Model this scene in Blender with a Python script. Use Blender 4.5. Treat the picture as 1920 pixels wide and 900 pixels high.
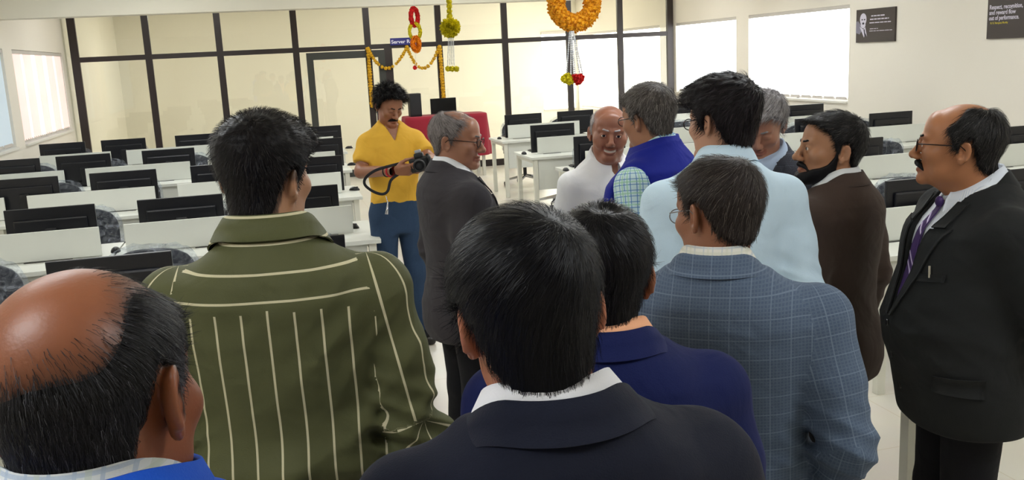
import bpy, bmesh, math, random
import numpy as np
from mathutils import Vector, Matrix, Euler

for _o in list(bpy.data.objects):
    bpy.data.objects.remove(_o)
scene = bpy.context.scene
COL = scene.collection
random.seed(7)
RNG = np.random.default_rng(7)

# ------------------------------------------------------------------ camera
CAM_F = 1750.0                      # focal length in pixels of the 1920 px frame
CAM_H = 1.92
YAW, PITCH, ROLL = [math.radians(a) for a in (-14.2, 11.15, -2.83)]
def _axes():
    cy, sy = math.cos(YAW), math.sin(YAW)
    fw = np.array([-sy*math.cos(PITCH), cy*math.cos(PITCH), -math.sin(PITCH)])
    rt = np.array([cy, sy, 0.0]); up = np.cross(rt, fw)
    c, s = math.cos(ROLL), math.sin(ROLL)
    return c*rt+s*up, -s*rt+c*up, fw
AR, AU, AF = _axes()
C0 = np.array([0, 0, CAM_H])
def ray(x, y): return AF+AR*(x-960)/CAM_F-AU*(y-450)/CAM_F
def at_z(x, y, z): d = ray(x, y); return C0+d*(z-CAM_H)/d[2]
def at_y(x, y, Y): d = ray(x, y); return C0+d*Y/d[1]
def at_x(x, y, X): d = ray(x, y); return C0+d*X/d[0]
def at_d(x, y, D): return C0+ray(x, y)*D
cam_data = bpy.data.cameras.new('camera')
cam_data.sensor_fit = 'HORIZONTAL'; cam_data.sensor_width = 36.0
cam_data.lens = CAM_F/1920*36.0
cam_data.clip_start = 0.05; cam_data.clip_end = 100
cam = bpy.data.objects.new('camera', cam_data); COL.objects.link(cam)
cam.matrix_world = Matrix(((AR[0], AU[0], -AF[0], 0), (AR[1], AU[1], -AF[1], 0), (AR[2], AU[2], -AF[2], CAM_H), (0, 0, 0, 1)))
scene.camera = cam

# ------------------------------------------------------------------ world, exposure
w = bpy.data.worlds.new('world'); scene.world = w; w.use_nodes = True
w.node_tree.nodes['Background'].inputs[0].default_value = (0.92, 0.96, 1.0, 1)
w.node_tree.nodes['Background'].inputs[1].default_value = 1.0
vs = scene.view_settings
vs.view_transform = 'Standard'; vs.look = 'None'; vs.exposure = 0.12; vs.gamma = 1.0; vs.use_curve_mapping = False

WALL_L, WALL_R, PART_Y, BACK_Y, FRONT_Y, CEIL = -3.0, 7.4, 16.3, 21.9, -3.2, 3.15
# light sources of the place: ceiling panels with drop diffusers, daylight glowing through the window blinds
LAMPS = [(x, y) for y in (0.6, 3.9, 7.2, 10.6) for x in (-1.2, 2.2, 5.6)] + [(-1.2, 14.3), (2.2, 14.3), (5.6, 14.3)]
LAMP_E, LAMP_SERVER_E = 14.5, 16.5           # emission of a ceiling panel
BLIND_E, BLIND_LEFT_E, BLIND_BACK_E = 3.5, 0.45, 4.0   # emission of the sunlit blinds

# ------------------------------------------------------------------ helpers: colour and materials
def s2l(c):
    return tuple((v/12.92 if v <= 0.04045 else ((v+0.055)/1.055)**2.4) for v in c)
def rgb(r, g, b): return s2l((r/255, g/255, b/255))+(1.0,)
MATS = {}
def mat(name, color, rough=0.6, metal=0.0, noise=0.0, nscale=8.0, bump=0.0, bscale=60.0, spec=0.5, coat=0.0, emit=None, alpha=None, trans=0.0, sheen=0.0):
    if name in MATS: return MATS[name]
    m = bpy.data.materials.new(name); m.use_nodes = True
    nt = m.node_tree; b = nt.nodes['Principled BSDF']
    b.inputs['Base Color'].default_value = color
    b.inputs['Roughness'].default_value = rough; b.inputs['Metallic'].default_value = metal
    b.inputs['Specular IOR Level'].default_value = spec
    b.inputs['Coat Weight'].default_value = coat
    b.inputs['Transmission Weight'].default_value = trans
    b.inputs['Sheen Weight'].default_value = sheen
    if alpha is not None: b.inputs['Alpha'].default_value = alpha
    if emit:
        b.inputs['Emission Color'].default_value = emit[0]; b.inputs['Emission Strength'].default_value = emit[1]
    if noise or bump:
        tc = nt.nodes.new('ShaderNodeTexCoord')
    if noise:
        n = nt.nodes.new('ShaderNodeTexNoise'); n.inputs['Scale'].default_value = nscale; n.inputs['Detail'].default_value = 4
        nt.links.new(tc.outputs['Object'], n.inputs['Vector'])
        mx = nt.nodes.new('ShaderNodeMix'); mx.data_type = 'RGBA'
        mx.inputs[6].default_value = tuple(v*(1-noise) for v in color[:3])+(1,)
        mx.inputs[7].default_value = tuple(min(1, v*(1+noise)) for v in color[:3])+(1,)
        nt.links.new(n.outputs['Fac'], mx.inputs[0]); nt.links.new(mx.outputs[2], b.inputs['Base Color'])
    if bump:
        n2 = nt.nodes.new('ShaderNodeTexNoise'); n2.inputs['Scale'].default_value = bscale; n2.inputs['Detail'].default_value = 3
        nt.links.new(tc.outputs['Object'], n2.inputs['Vector'])
        bp = nt.nodes.new('ShaderNodeBump'); bp.inputs['Strength'].default_value = bump; bp.inputs['Distance'].default_value = 0.01
        nt.links.new(n2.outputs['Fac'], bp.inputs['Height']); nt.links.new(bp.outputs['Normal'], b.inputs['Normal'])
    MATS[name] = m
    return m
def glass_mat(name, tint=(1, 1, 1, 1), gloss=0.08, rough=0.02):
    if name in MATS: return MATS[name]
    m = bpy.data.materials.new(name); m.use_nodes = True; nt = m.node_tree
    nt.nodes.remove(nt.nodes['Principled BSDF']); out = nt.nodes['Material Output']
    t = nt.nodes.new('ShaderNodeBsdfTransparent'); t.inputs[0].default_value = tint
    g = nt.nodes.new('ShaderNodeBsdfGlossy'); g.inputs['Roughness'].default_value = rough
    mx = nt.nodes.new('ShaderNodeMixShader'); mx.inputs[0].default_value = gloss
    nt.links.new(t.outputs[0], mx.inputs[1]); nt.links.new(g.outputs[0], mx.inputs[2]); nt.links.new(mx.outputs[0], out.inputs[0])
    MATS[name] = m
    return m

# ------------------------------------------------------------------ helpers: objects
def link(name, me, m=None, parent=None, smooth=False):
    o = bpy.data.objects.new(name, me); COL.objects.link(o)
    if m is not None:
        for mm in (m if isinstance(m, (list, tuple)) else [m]): me.materials.append(mm)
    if parent is not None: o.parent = parent
    if smooth and len(me.polygons): me.polygons.foreach_set('use_smooth', [True]*len(me.polygons))
    return o
def tag(o, label, cat, group=None):
    o['label'] = label; o['category'] = cat
    if group: o['group'] = group
    return o
def empty(name, loc=(0, 0, 0), rz=0.0):
    o = bpy.data.objects.new(name, None); COL.objects.link(o)
    o.location = loc; o.rotation_euler = (0, 0, rz); o.empty_display_size = 0.1
    return o
def struct(o):
    o['kind'] = 'structure'; return o
class MB:
    """collects simple shapes into one bmesh"""
    def __init__(s): s.bm = bmesh.new()
    def box(s, lo, hi, bev=0.0, rot=None, piv=None, mi=0):
        lo = Vector(lo); hi = Vector(hi); c = (lo+hi)/2; d = hi-lo
        r = bmesh.ops.create_cube(s.bm, size=1.0)
        vs_ = r['verts']
        for v in vs_: v.co = Vector((v.co.x*d.x, v.co.y*d.y, v.co.z*d.z))
        fs = list({f for v in vs_ for f in v.link_faces})
        if bev > 0:
            es = list({e for v in vs_ for e in v.link_edges})
            rb = bmesh.ops.bevel(s.bm, geom=es, offset=bev, segments=2, affect='EDGES', profile=0.6)
            vs_ = list({v for f in rb['faces'] for v in f.verts} | {v for v in vs_ if v.is_valid})
        M = Matrix.Translation(c)
        if rot is not None:
            M = Matrix.Translation(c) @ rot.to_4x4() if piv is None else Matrix.Translation(Vector(piv)) @ rot.to_4x4() @ Matrix.Translation(c-Vector(piv))
        for v in vs_: v.co = M @ v.co
        if mi:
            for f in {f for v in vs_ for f in v.link_faces}: f.material_index = mi
        return s
    def tube(s, pts, rad, n=8, cap=True, flat=None):
        pts = [Vector(p) for p in pts]
        rads = rad if isinstance(rad, (list, tuple)) else [rad]*len(pts)
        rings = []; prev = None
        for i, p in enumerate(pts):
            t = (pts[min(i+1, len(pts)-1)]-pts[max(i-1, 0)]).normalized()
            a = prev if prev is not None else (Vector((0, 0, 1)) if abs(t.z) < 0.9 else Vector((1, 0, 0)))
            u = (a-t*a.dot(t)).normalized(); v = t.cross(u); prev = u
            fu, fv = flat if flat else (1, 1)
            rings.append([s.bm.verts.new(p+(u*math.cos(2*math.pi*k/n)*fu+v*math.sin(2*math.pi*k/n)*fv)*rads[i]) for k in range(n)])
        for a, b in zip(rings[:-1], rings[1:]):
            for k in range(n): s.bm.faces.new((a[k], a[(k+1) % n], b[(k+1) % n], b[k]))
        if cap:
            s.bm.faces.new(rings[0][::-1]); s.bm.faces.new(rings[-1])
        return s
    def loop(s, pts, rad, n=8):
        pts = [Vector(p) for p in pts]; m = len(pts); rings = []
        c = sum(pts, Vector())/m
        for i, p in enumerate(pts):
            t = (pts[(i+1) % m]-pts[i-1]).normalized()
            a = (p-c).normalized(); u = (a-t*a.dot(t)).normalized(); v = t.cross(u)
            r = rad(i) if callable(rad) else rad
            rings.append([s.bm.verts.new(p+(u*math.cos(2*math.pi*k/n)+v*math.sin(2*math.pi*k/n))*r) for k in range(n)])
        for i in range(m):
            a, b = rings[i], rings[(i+1) % m]
            for k in range(n): s.bm.faces.new((a[k], a[(k+1) % n], b[(k+1) % n], b[k]))
        return s
    def lathe(s, prof, c=(0, 0, 0), n=16, axis='z'):
        rings = []
        for r, z in prof:
            ring = []
            for k in range(n):
                a = 2*math.pi*k/n; p = (r*math.cos(a), r*math.sin(a), z)
                if axis == 'y': p = (p[0], p[2], -p[1])
                if axis == 'x': p = (p[2], p[0], p[1])
                ring.append(s.bm.verts.new(Vector(p)+Vector(c)))
            rings.append(ring)
        for a, b in zip(rings[:-1], rings[1:]):
            for k in range(n): s.bm.faces.new((a[k], a[(k+1) % n], b[(k+1) % n], b[k]))
        s.bm.faces.new(rings[0][::-1]); s.bm.faces.new(rings[-1])
        return s
    def poly(s, pts, thick, nrm):
        nrm = Vector(nrm).normalized()*thick; pts = [Vector(p) for p in pts]
        a = [s.bm.verts.new(p) for p in pts]; b = [s.bm.verts.new(p+nrm) for p in pts]
        s.bm.faces.new(a[::-1]); s.bm.faces.new(b)
        for k in range(len(pts)): s.bm.faces.new((a[k], a[(k+1) % len(a)], b[(k+1) % len(a)], b[k]))
        return s
    def mesh(s, name):
        bmesh.ops.recalc_face_normals(s.bm, faces=s.bm.faces)
        me = bpy.data.meshes.new(name); s.bm.to_mesh(me); s.bm.free(); return me
    def build(s, name, m=None, parent=None, smooth=False):
        return link(name, s.mesh(name), m, parent, smooth)
def boxo(name, lo, hi, m, parent=None, bev=0.0):
    return MB().box(lo, hi, bev).build(name, m, parent)
def copy_tree(root):
    r = root.copy(); COL.objects.link(r)
    for ch in root.children:
        c = ch.copy(); COL.objects.link(c); c.parent = r
        for g in ch.children:
            d = g.copy(); COL.objects.link(d); d.parent = c
    return r
def text_mesh(txt, size, bold=0.0, ext=0.002):
    cu = bpy.data.curves.new('txt', 'FONT'); cu.body = txt; cu.size = size; cu.extrude = ext; cu.offset = bold
    to = bpy.data.objects.new('txt', cu); COL.objects.link(to)
    bpy.context.view_layer.update()
    me = bpy.data.meshes.new_from_object(to.evaluated_get(bpy.context.evaluated_depsgraph_get()))
    bpy.data.objects.remove(to)
    return me

# ================================================================== the room
M_wall = mat('wall_paint', rgb(232, 226, 214), 0.75, noise=0.02, nscale=1.2)
M_wall2 = mat('server_room_paint', rgb(236, 232, 218), 0.75, noise=0.02, nscale=1.2)
M_ceil = mat('ceiling_paint', rgb(232, 226, 208), 0.8)
M_black = mat('dark_brown_aluminium', rgb(38, 28, 26), 0.4)
M_doorblk = mat('charcoal_aluminium', rgb(52, 54, 50), 0.45)
M_glass = glass_mat('partition_glass', (0.97, 0.98, 0.96, 1), 0.05, 0.01)
M_frame = mat('white_window_frame', rgb(225, 222, 214), 0.5)
M_white_lam = mat('white_laminate', rgb(222, 224, 216), 0.4)
M_leg = mat('white_powder_coat', rgb(222, 221, 208), 0.4)
M_plblk = mat('black_plastic', rgb(16, 16, 20), 0.38)
M_moni = mat('monitor_back_plastic', rgb(17, 18, 25), 0.32)
M_slit = mat('dark_slot', rgb(40, 38, 36), 0.7)
M_chrome = mat('chrome', rgb(200, 200, 205), 0.15, 1.0)

def floor_material():
    m = bpy.data.materials.new('polished_tile'); m.use_nodes = True; nt = m.node_tree; b = nt.nodes['Principled BSDF']
    tc = nt.nodes.new('ShaderNodeTexCoord')
    br = nt.nodes.new('ShaderNodeTexBrick'); br.offset = 0.0
    br.inputs['Scale'].default_value = 1.0; br.inputs['Brick Width'].default_value = 0.6; br.inputs['Row Height'].default_value = 0.6
    br.inputs['Mortar Size'].default_value = 0.0025
    br.inputs['Color1'].default_value = rgb(216, 210, 198); br.inputs['Color2'].default_value = rgb(211, 205, 193); br.inputs['Mortar'].default_value = rgb(198, 186, 164)
    n = nt.nodes.new('ShaderNodeTexNoise'); n.inputs['Scale'].default_value = 3.0; n.inputs['Detail'].default_value = 5
    mx = nt.nodes.new('ShaderNodeMix'); mx.data_type = 'RGBA'; mx.blend_type = 'MULTIPLY'; mx.inputs[0].default_value = 0.12
    nt.links.new(tc.outputs['Object'], br.inputs['Vector']); nt.links.new(tc.outputs['Object'], n.inputs['Vector'])
    nt.links.new(br.outputs['Color'], mx.inputs[6]); nt.links.new(n.outputs['Color'], mx.inputs[7]); nt.links.new(mx.outputs[2], b.inputs['Base Color'])
    b.inputs['Roughness'].default_value = 0.28
    return m
struct(boxo('floor', (WALL_L-0.2, FRONT_Y-0.2, -0.1), (WALL_R+0.2, BACK_Y+0.2, 0), floor_material()))
struct(boxo('ceiling', (WALL_L-0.2, FRONT_Y-0.2, CEIL), (WALL_R+0.2, BACK_Y+0.2, CEIL+0.1), M_ceil))
BEAM_Y = 12.2
BEAM_Z = at_y(500, 18.5, BEAM_Y)[2]
struct(boxo('ceiling_beam', (WALL_L, BEAM_Y, BEAM_Z), (WALL_R, BEAM_Y+0.3, CEIL+0.01), M_ceil))
# side walls with window openings (y ranges, z range)
def wall_with_holes(name, x0, x1, holes, z0, z1, m):
    b = MB(); ys = [FRONT_Y-0.2]
    holes = [(h[0], h[1])+(h[2:] if len(h) > 2 else (z0, z1)) for h in holes]
    for h in holes: ys += [h[0], h[1]]
    ys.append(BACK_Y+0.2)
    for i in range(0, len(ys), 2): b.box((x0, ys[i], 0), (x1, ys[i+1], CEIL))
    for a, c, za, zb in holes:
        b.box((x0, a, 0), (x1, c, za)); b.box((x0, a, zb), (x1, c, CEIL))
    return struct(b.build(name, m))
WZ0, WZ1 = 1.10, 2.36
L_holes = [(8.7, 12.62), (13.06, 16.1)]
R_holes = [(10.88, 13.52), (13.92, 16.22), (at_x(1238, 120, WALL_R)[1], at_x(1088, 120, WALL_R)[1], 0.60, 2.36)]
wall_with_holes('wall_left', WALL_L-0.2, WALL_L, L_holes, 1.1, 2.30, M_wall)
wall_with_holes('wall_right', WALL_R, WALL_R+0.2, R_holes, WZ0, WZ1, M_wall)
struct(boxo('wall_front', (WALL_L-0.2, FRONT_Y-0.2, 0), (WALL_R+0.2, FRONT_Y, CEIL), M_wall))
# server room back wall with a window opening
bx0, bx1 = at_y(1018, 150, BACK_Y)[0], WALL_R-0.08
bz1 = at_y(1050, 61, BACK_Y)[2]
b = MB()
b.box((WALL_L-0.2, BACK_Y, 0), (bx0, BACK_Y+0.2, CEIL)); b.box((bx1, BACK_Y, 0), (WALL_R+0.2, BACK_Y+0.2, CEIL))
b.box((bx0, BACK_Y, 0), (bx1, BACK_Y+0.2, 0.6)); b.box((bx0, BACK_Y, bz1), (bx1, BACK_Y+0.2, CEIL))
struct(b.build('wall_back', M_wall2))
# thin lining of the server room's side walls in its own yellower paint
struct(boxo('wall_server_left', (WALL_L, PART_Y+0.06, 0), (WALL_L+0.02, BACK_Y, CEIL), M_wall2))

# windows: frame bars + blind glowing with the daylight behind it
def blind_mat(name, col, e, bands=0.0):
    m = bpy.data.materials.new(name); m.use_nodes = True; nt = m.node_tree; bb = nt.nodes['Principled BSDF']
    bb.inputs['Base Color'].default_value = col; bb.inputs['Roughness'].default_value = 0.8
    bb.inputs['Emission Strength'].default_value = e; bb.inputs['Emission Color'].default_value = col
    if bands:
        tc = nt.nodes.new('ShaderNodeTexCoord'); n = nt.nodes.new('ShaderNodeTexNoise'); n.inputs['Scale'].default_value = 3.0
        nt.links.new(tc.outputs['Object'], n.inputs['Vector'])
        mx = nt.nodes.new('ShaderNodeMix'); mx.data_type = 'RGBA'; mx.inputs[6].default_value = col; mx.inputs[7].default_value = rgb(250, 246, 244)
        nt.links.new(n.outputs['Fac'], mx.inputs[0]); nt.links.new(mx.outputs[2], bb.inputs['Emission Color'])
    return m
M_blind = blind_mat('sunlit_white_blind', (0.96, 0.98, 1.0, 1), BLIND_E)
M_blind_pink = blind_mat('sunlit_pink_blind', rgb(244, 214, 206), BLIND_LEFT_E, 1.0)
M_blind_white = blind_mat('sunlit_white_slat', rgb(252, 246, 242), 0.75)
M_blind_grey = blind_mat('blue_grey_blind', rgb(190, 204, 214), 0.35)  # blind cloth of its own blue-grey tone, weakest emission of the blinds
M_blind_back = blind_mat('sunlit_back_blind', (1.0, 0.98, 0.94, 1), BLIND_BACK_E)
M_pane = glass_mat('window_glass', (0.95, 0.98, 1, 1), 0.1)
M_rail = mat('blind_rail', rgb(196, 190, 184), 0.5)
def window_side(name, xw, sgn, y0, y1, z0, z1, bm_, slat=None):
    """sgn=+1: room lies at larger x (left wall); -1: right wall"""
    t = struct(empty(name, (xw, (y0+y1)/2, z0)))
    L = lambda x, y, z: (x*sgn, y-(y0+y1)/2, z-z0)
    def bo(n, a, c, m, bev=0):
        a, c = L(*a), L(*c)
        return boxo(n, [min(p, q) for p, q in zip(a, c)], [max(p, q) for p, q in zip(a, c)], m, t, bev)
    fr = MB()
    for (a, c) in (((-0.12, y0, z0), (-0.07, y0+0.05, z1)), ((-0.12, y1-0.05, z0), (-0.07, y1, z1)), ((-0.12, y0, z0), (-0.07, y1, z0+0.05)), ((-0.12, y0, z1-0.05), (-0.07, y1, z1)), ((-0.12, (y0+y1)/2-0.025, z0), (-0.07, (y0+y1)/2+0.025, z1))):
        a, c = L(*a), L(*c); fr.box([min(p, q) for p, q in zip(a, c)], [max(p, q) for p, q in zip(a, c)])
    fr.build('window_frame', M_frame, t)
    for k in range(2):
        ya = y0+0.05+k*((y1-y0)/2-0.025); bo('pane', (-0.10, ya, z0+0.05), (-0.094, ya+(y1-y0)/2-0.075, z1-0.05), M_pane)
    n = slat
    zb = z0+0.06
    if n:
        wd = (y1-y0-0.06)/n
        for k in range(n):
            ya = y0+0.03+k*wd
            me = MB().box((-wd*0.485, -0.002, 0), (wd*0.485, 0.002, z1-0.05-zb)).mesh('slat') if k == 0 else me
            o = link('slat', me, bm_ if k == 0 else None, t)
            if k in (4, 9, 10, 15, 16, 21): o.data = me2 = (me2 if k > 4 else me.copy()); me2.materials[0] = M_blind_white
            p = L(-0.03, ya+wd/2, zb); o.location = p; o.rotation_euler = (0, 0, math.radians(90-9*sgn))
    else:
        bo('blind', (-0.035, y0+0.02, zb), (-0.028, y1-0.02, z1-0.04), bm_)
    bo('blind_head_rail', (-0.05, y0+0.01, z1-0.05), (-0.005, y1-0.01, z1-0.005), M_rail, 0.004)
    nb = 9
    for k in range(nb):
        wd = (y1-y0-0.1)/nb
        bo('blind_weight', (-0.038, y0+0.05+k*wd+0.02, zb-0.025), (-0.025, y0+0.05+(k+1)*wd-0.02, zb+0.012), M_rail)
    bo('sill', (-0.10, y0, z0-0.01), (0.03, y1, z0+0.02), M_frame, 0.003)
    return t
window_side('window_1', WALL_L, 1, L_holes[1][0], L_holes[1][1], 1.1, 2.30, M_blind_pink, 26)
window_side('window_2', WALL_L, 1, L_holes[0][0], L_holes[0][1], 1.1, 2.30, M_blind_grey)
window_side('window_3', WALL_R, -1, R_holes[0][0], R_holes[0][1], WZ0, WZ1, M_blind)
window_side('window_4', WALL_R, -1, R_holes[1][0], R_holes[1][1], WZ0, WZ1, M_blind)
window_side('window_6', WALL_R, -1, R_holes[2][0], R_holes[2][1], 0.60, WZ1, M_blind_back)
t = struct(empty('window_5', ((bx0+bx1)/2, BACK_Y, 0.6)))
hw, hh = (bx1-bx0)/2, bz1-0.6
boxo('blind', (-hw, 0.03, 0), (hw, 0.037, hh), M_blind_back, t)
for xa in (-hw, -0.025, hw-0.05): boxo('window_frame', (xa, 0.05, 0), (xa+0.05, 0.10, hh), M_frame, t)
boxo('pane', (-hw+.05, 0.11, 0), (hw-.05, 0.116, hh), M_pane, t)
boxo('sill', (-hw, -0.03, -0.02), (hw, 0.1, 0.01), M_frame, t)
boxo('blind_head_rail', (-hw, -0.03, hh-0.03), (hw, 0.028, hh+0.03), M_rail, t)

# ceiling lamps
M_diff = mat('lamp_diffuser', (1, 1, 1, 1), 0.6, emit=((0.94, 0.975, 1.0, 1), LAMP_E))
M_diff2 = mat('server_lamp_diffuser', (1, 1, 1, 1), 0.6, emit=((1.0, 0.96, 0.86, 1), LAMP_SERVER_E))
lampf = MB()
for a, c in (((-0.6, -0.3, -0.03), (0.6, -0.25, 0)), ((-0.6, 0.25, -0.03), (0.6, 0.3, 0)), ((-0.6, -0.25, -0.03), (-0.55, 0.25, 0)), ((0.55, -0.25, -0.03), (0.6, 0.25, 0))): lampf.box(a, c)
lampf = lampf.mesh('frame'); lampf.materials.append(M_frame)
dm = MB().box((-0.55, -0.25, -0.09), (0.55, 0.25, -0.004)).mesh('diffuser'); dm.materials.append(M_diff)  # deepened below the frame so its glowing sides brighten upper walls and beam
dm2 = dm.copy(); dm2.materials.clear(); dm2.materials.append(M_diff2)
for i, (lx, ly) in enumerate(LAMPS+[(-1.0, 19.2), (2.2, 19.2), (5.4, 19.2)]):
    srv = i >= len(LAMPS)
    t = empty('ceiling_lamp', (lx, ly, CEIL)); link('frame', lampf, None, t); link('diffuser', dm2 if srv else dm, None, t)
    tag(t, 'flat ceiling light panel in the room behind the glass' if srv else 'flat white ceiling light panel above the desks', 'ceiling light', 'ceiling lamps of the server room' if srv else 'ceiling lamps of the hall')

# ------------------------------------------------------------------ glass partition
PX = [at_y(x, y, PART_Y)[0] for x, y in ((130.7, 31), (269.3, 28), (404.8, 25), (548, 21), (684.4, 17), (819, 12.4), (943.3, 7.3), (1064, 2), (1160.8, 0), (1254.8, 0))]
TR = 2.185
PTOP = CEIL
part = struct(empty('wall_partition', ((WALL_L+WALL_R)/2, PART_Y, 0)))
ox = (WALL_L+WALL_R)/2
def pbox(n, x0, x1, z0, z1, m, d=0.05, dy=0.0, par=None):
    return boxo(n, (x0-ox, -d/2+dy, z0), (x1-ox, d/2+dy, z1), m, par or part)
for i, x in enumerate(PX):
    wd = 0.052 if i not in (0, 9) else 0.06
    pbox('post', x-wd, x+wd, 0, PTOP, M_black, 0.06)
DX0, DX1 = PX[3]+0.16, PX[3]+1.47                         # door frame
edges = [WALL_L]+PX+[WALL_R]
for i, (a, c) in enumerate(zip(edges[:-1], edges[1:])):
    if c-a < 0.12: continue
    if i not in (4,): pbox('bottom_rail', a, c, 0, 0.115, M_black, 0.05)
    if i == 0 or i == len(edges)-2:
        pbox('pane', a, c, 0.1, PTOP, M_glass, 0.008); continue
    pbox('transom', a+0.05, c-0.05, TR-0.04, TR+0.04, M_black, 0.05)
    pbox('pane', a+0.05, c-0.05, TR+0.035, PTOP, M_glass, 0.008)
    if i not in (4, 5): pbox('pane', a+0.05, c-0.05, 0.11, TR-0.035, M_glass, 0.008)
pbox('pane', PX[3]+0.05, DX0, 0.05, TR-0.035, M_glass, 0.008)
pbox('pane', DX1+0.12, PX[5]-0.05, 0.11, TR-0.035, M_glass, 0.008)
pbox('door_post', DX1, DX1+0.13, 0, TR-0.04, M_black, 0.06)
door = struct(empty('door_1', ((DX0+DX1)/2, PART_Y, 0)))
hw = (DX1-DX0)/2
db = MB(); T = 2.13
db.box((-hw, -0.045, 0), (-hw+0.11, 0.02, T)); db.box((hw-0.11, -0.045, 0), (hw, 0.02, T)); db.box((-hw+0.11, -0.045, T-0.12), (hw-0.11, 0.02, T)); db.box((-hw+0.11, -0.045, 0), (hw-0.11, 0.02, 0.12))
db.build('door_frame', M_doorblk, door)
boxo('pane', (-hw+0.11, -0.015, 0.12), (hw-0.11, -0.007, T-0.12), M_glass, door)
MB().tube([(hw-0.2, -0.09, 0.8), (hw-0.2, -0.09, 1.25)], 0.014).build('handle', M_chrome, door)

# name plate on the transom
sg = empty('door_sign', tuple(at_y(752, 80, PART_Y-0.035)))
sx0, sx1 = at_y(731, 80, PART_Y)[0], at_y(731, 80, PART_Y)[0]+0.52
z_s = at_y(731, 72, PART_Y)[2]; z_s0 = at_y(731, 85.5, PART_Y)[2]
cxs, czs = (sx0+sx1)/2, (z_s+z_s0)/2
sg.location = (cxs, PART_Y-0.05, czs)
boxo('plate', (-(sx1-sx0)/2, -0.006, -(z_s-z_s0)/2), ((sx1-sx0)/2, 0.006, (z_s-z_s0)/2), mat('sign_blue', rgb(34, 36, 120), 0.4), sg, 0.002)
tm = text_mesh('Server Room', 0.082, 0.0016); _xs = [v.co.x for v in tm.vertices]; tm.transform(Matrix.Diagonal((0.485/(max(_xs)-min(_xs)), 1, 1, 1))); tm.transform(Matrix.Rotation(math.radians(90), 4, 'X'))
xs = [v.co.x for v in tm.vertices]; tm.transform(Matrix.Translation((-(max(xs)+min(xs))/2, -0.008, -0.03)))
link('lettering', tm, mat('sign_white', rgb(225, 225, 240), 0.5), sg)
tag(sg, 'blue name plate with white lettering above the glass door, half hidden by hanging rings', 'sign')

# posters on the right wall
M_post = mat('poster_dark', rgb(62, 54, 52), 0.5, noise=0.06, nscale=3)
M_pw = mat('poster_print_white', rgb(205, 200, 215), 0.6)
M_pg = mat('poster_print_grey', rgb(128, 124, 140), 0.6)
M_pk = mat('poster_print_ink', rgb(48, 44, 58), 0.6)
M_py = mat('poster_print_yellow', rgb(196, 180, 60), 0.6)
def poster(name, y0, y1, z0, z1):
    t = empty(name, (WALL_R-0.012, y1, z0))
    boxo('board', (-0.012, -(y1-y0), 0), (0.012, 0, z1-z0), M_post, t, 0.002)
    return t, y1-y0, z1-z0
def on_poster(t, W, Hh, name, pts, m, e=0.0):
    """pts in poster coordinates u (0..1 left to right as read), v (0..1 bottom to top)"""
    return MB().poly([(-0.0125-e, -u*W, v*Hh) for u, v in pts], 0.0006, (-1, 0, 0)).build(name, m, t)
def oval(cx, cy, rx, ry, n=18): return [(cx+rx*math.cos(2*math.pi*k/n), cy+ry*math.sin(2*math.pi*k/n)) for k in range(n)]
py0, py1 = at_x(1681.3, 42, WALL_R)[1], at_x(1608.3, 50, WALL_R)[1]
pz0, pz1 = at_x(1608.3, 80, WALL_R)[2], at_x(1608.3, 19, WALL_R)[2]
t, W, Hh = poster('wall_poster', py0, py1, pz0, pz1)
on_poster(t, W, Hh, 'portrait_shoulder', [(0.0, 0.30), (0.0, 0.62), (0.05, 0.66), (0.12, 0.55), (0.16, 0.36), (0.10, 0.25)], M_pg)
on_poster(t, W, Hh, 'portrait_face', oval(0.19, 0.70, 0.088, 0.185), M_pw)
on_poster(t, W, Hh, 'portrait_jaw', oval(0.19, 0.53, 0.065, 0.10), M_pw, 0.0004)
on_poster(t, W, Hh, 'portrait_eye', oval(0.165, 0.69, 0.02, 0.022, 10), M_pk, 0.0011); on_poster(t, W, Hh, 'portrait_eye', oval(0.228, 0.69, 0.02, 0.022, 10), M_pk, 0.0011)
on_poster(t, W, Hh, 'portrait_mouth', oval(0.195, 0.575, 0.03, 0.035, 10), M_pk, 0.0011)
on_poster(t, W, Hh, 'portrait_shirt', [(0.10, 0.48), (0.15, 0.44), (0.19, 0.40), (0.25, 0.46), (0.30, 0.17), (0.26, 0.28), (0.22, 0.15)], M_pw, 0.0004)
on_poster(t, W, Hh, 'portrait_tie', [(0.205, 0.40), (0.235, 0.40), (0.262, 0.2), (0.238, 0.16)], M_pk, 0.0011)
for v, u0, u1, hgt in ((0.765, 0.40, 0.74, 0.035), (0.665, 0.37, 0.85, 0.035), (0.565, 0.36, 0.90, 0.028), (0.39, 0.37, 0.58, 0.018), (0.325, 0.36, 0.96, 0.018)):
    u = u0; r_ = random.Random(int(v*1000))
    while u < u1-0.02:
        wl = min(r_.uniform(0.05, 0.13), u1-u)
        on_poster(t, W, Hh, 'print_line', [(u, v), (u+wl, v), (u+wl, v+hgt), (u, v+hgt)], M_pw); u += wl+0.015
tag(t, 'dark wall poster with a pale portrait and white lines of print beside the window', 'poster')
py1 = at_x(1854.4, 40, WALL_R)[1]; pz0 = at_x(1854.4, 73, WALL_R)[2]
t, W, Hh = poster('wall_poster', py1-0.78, py1, pz0, pz0+0.52)
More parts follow.
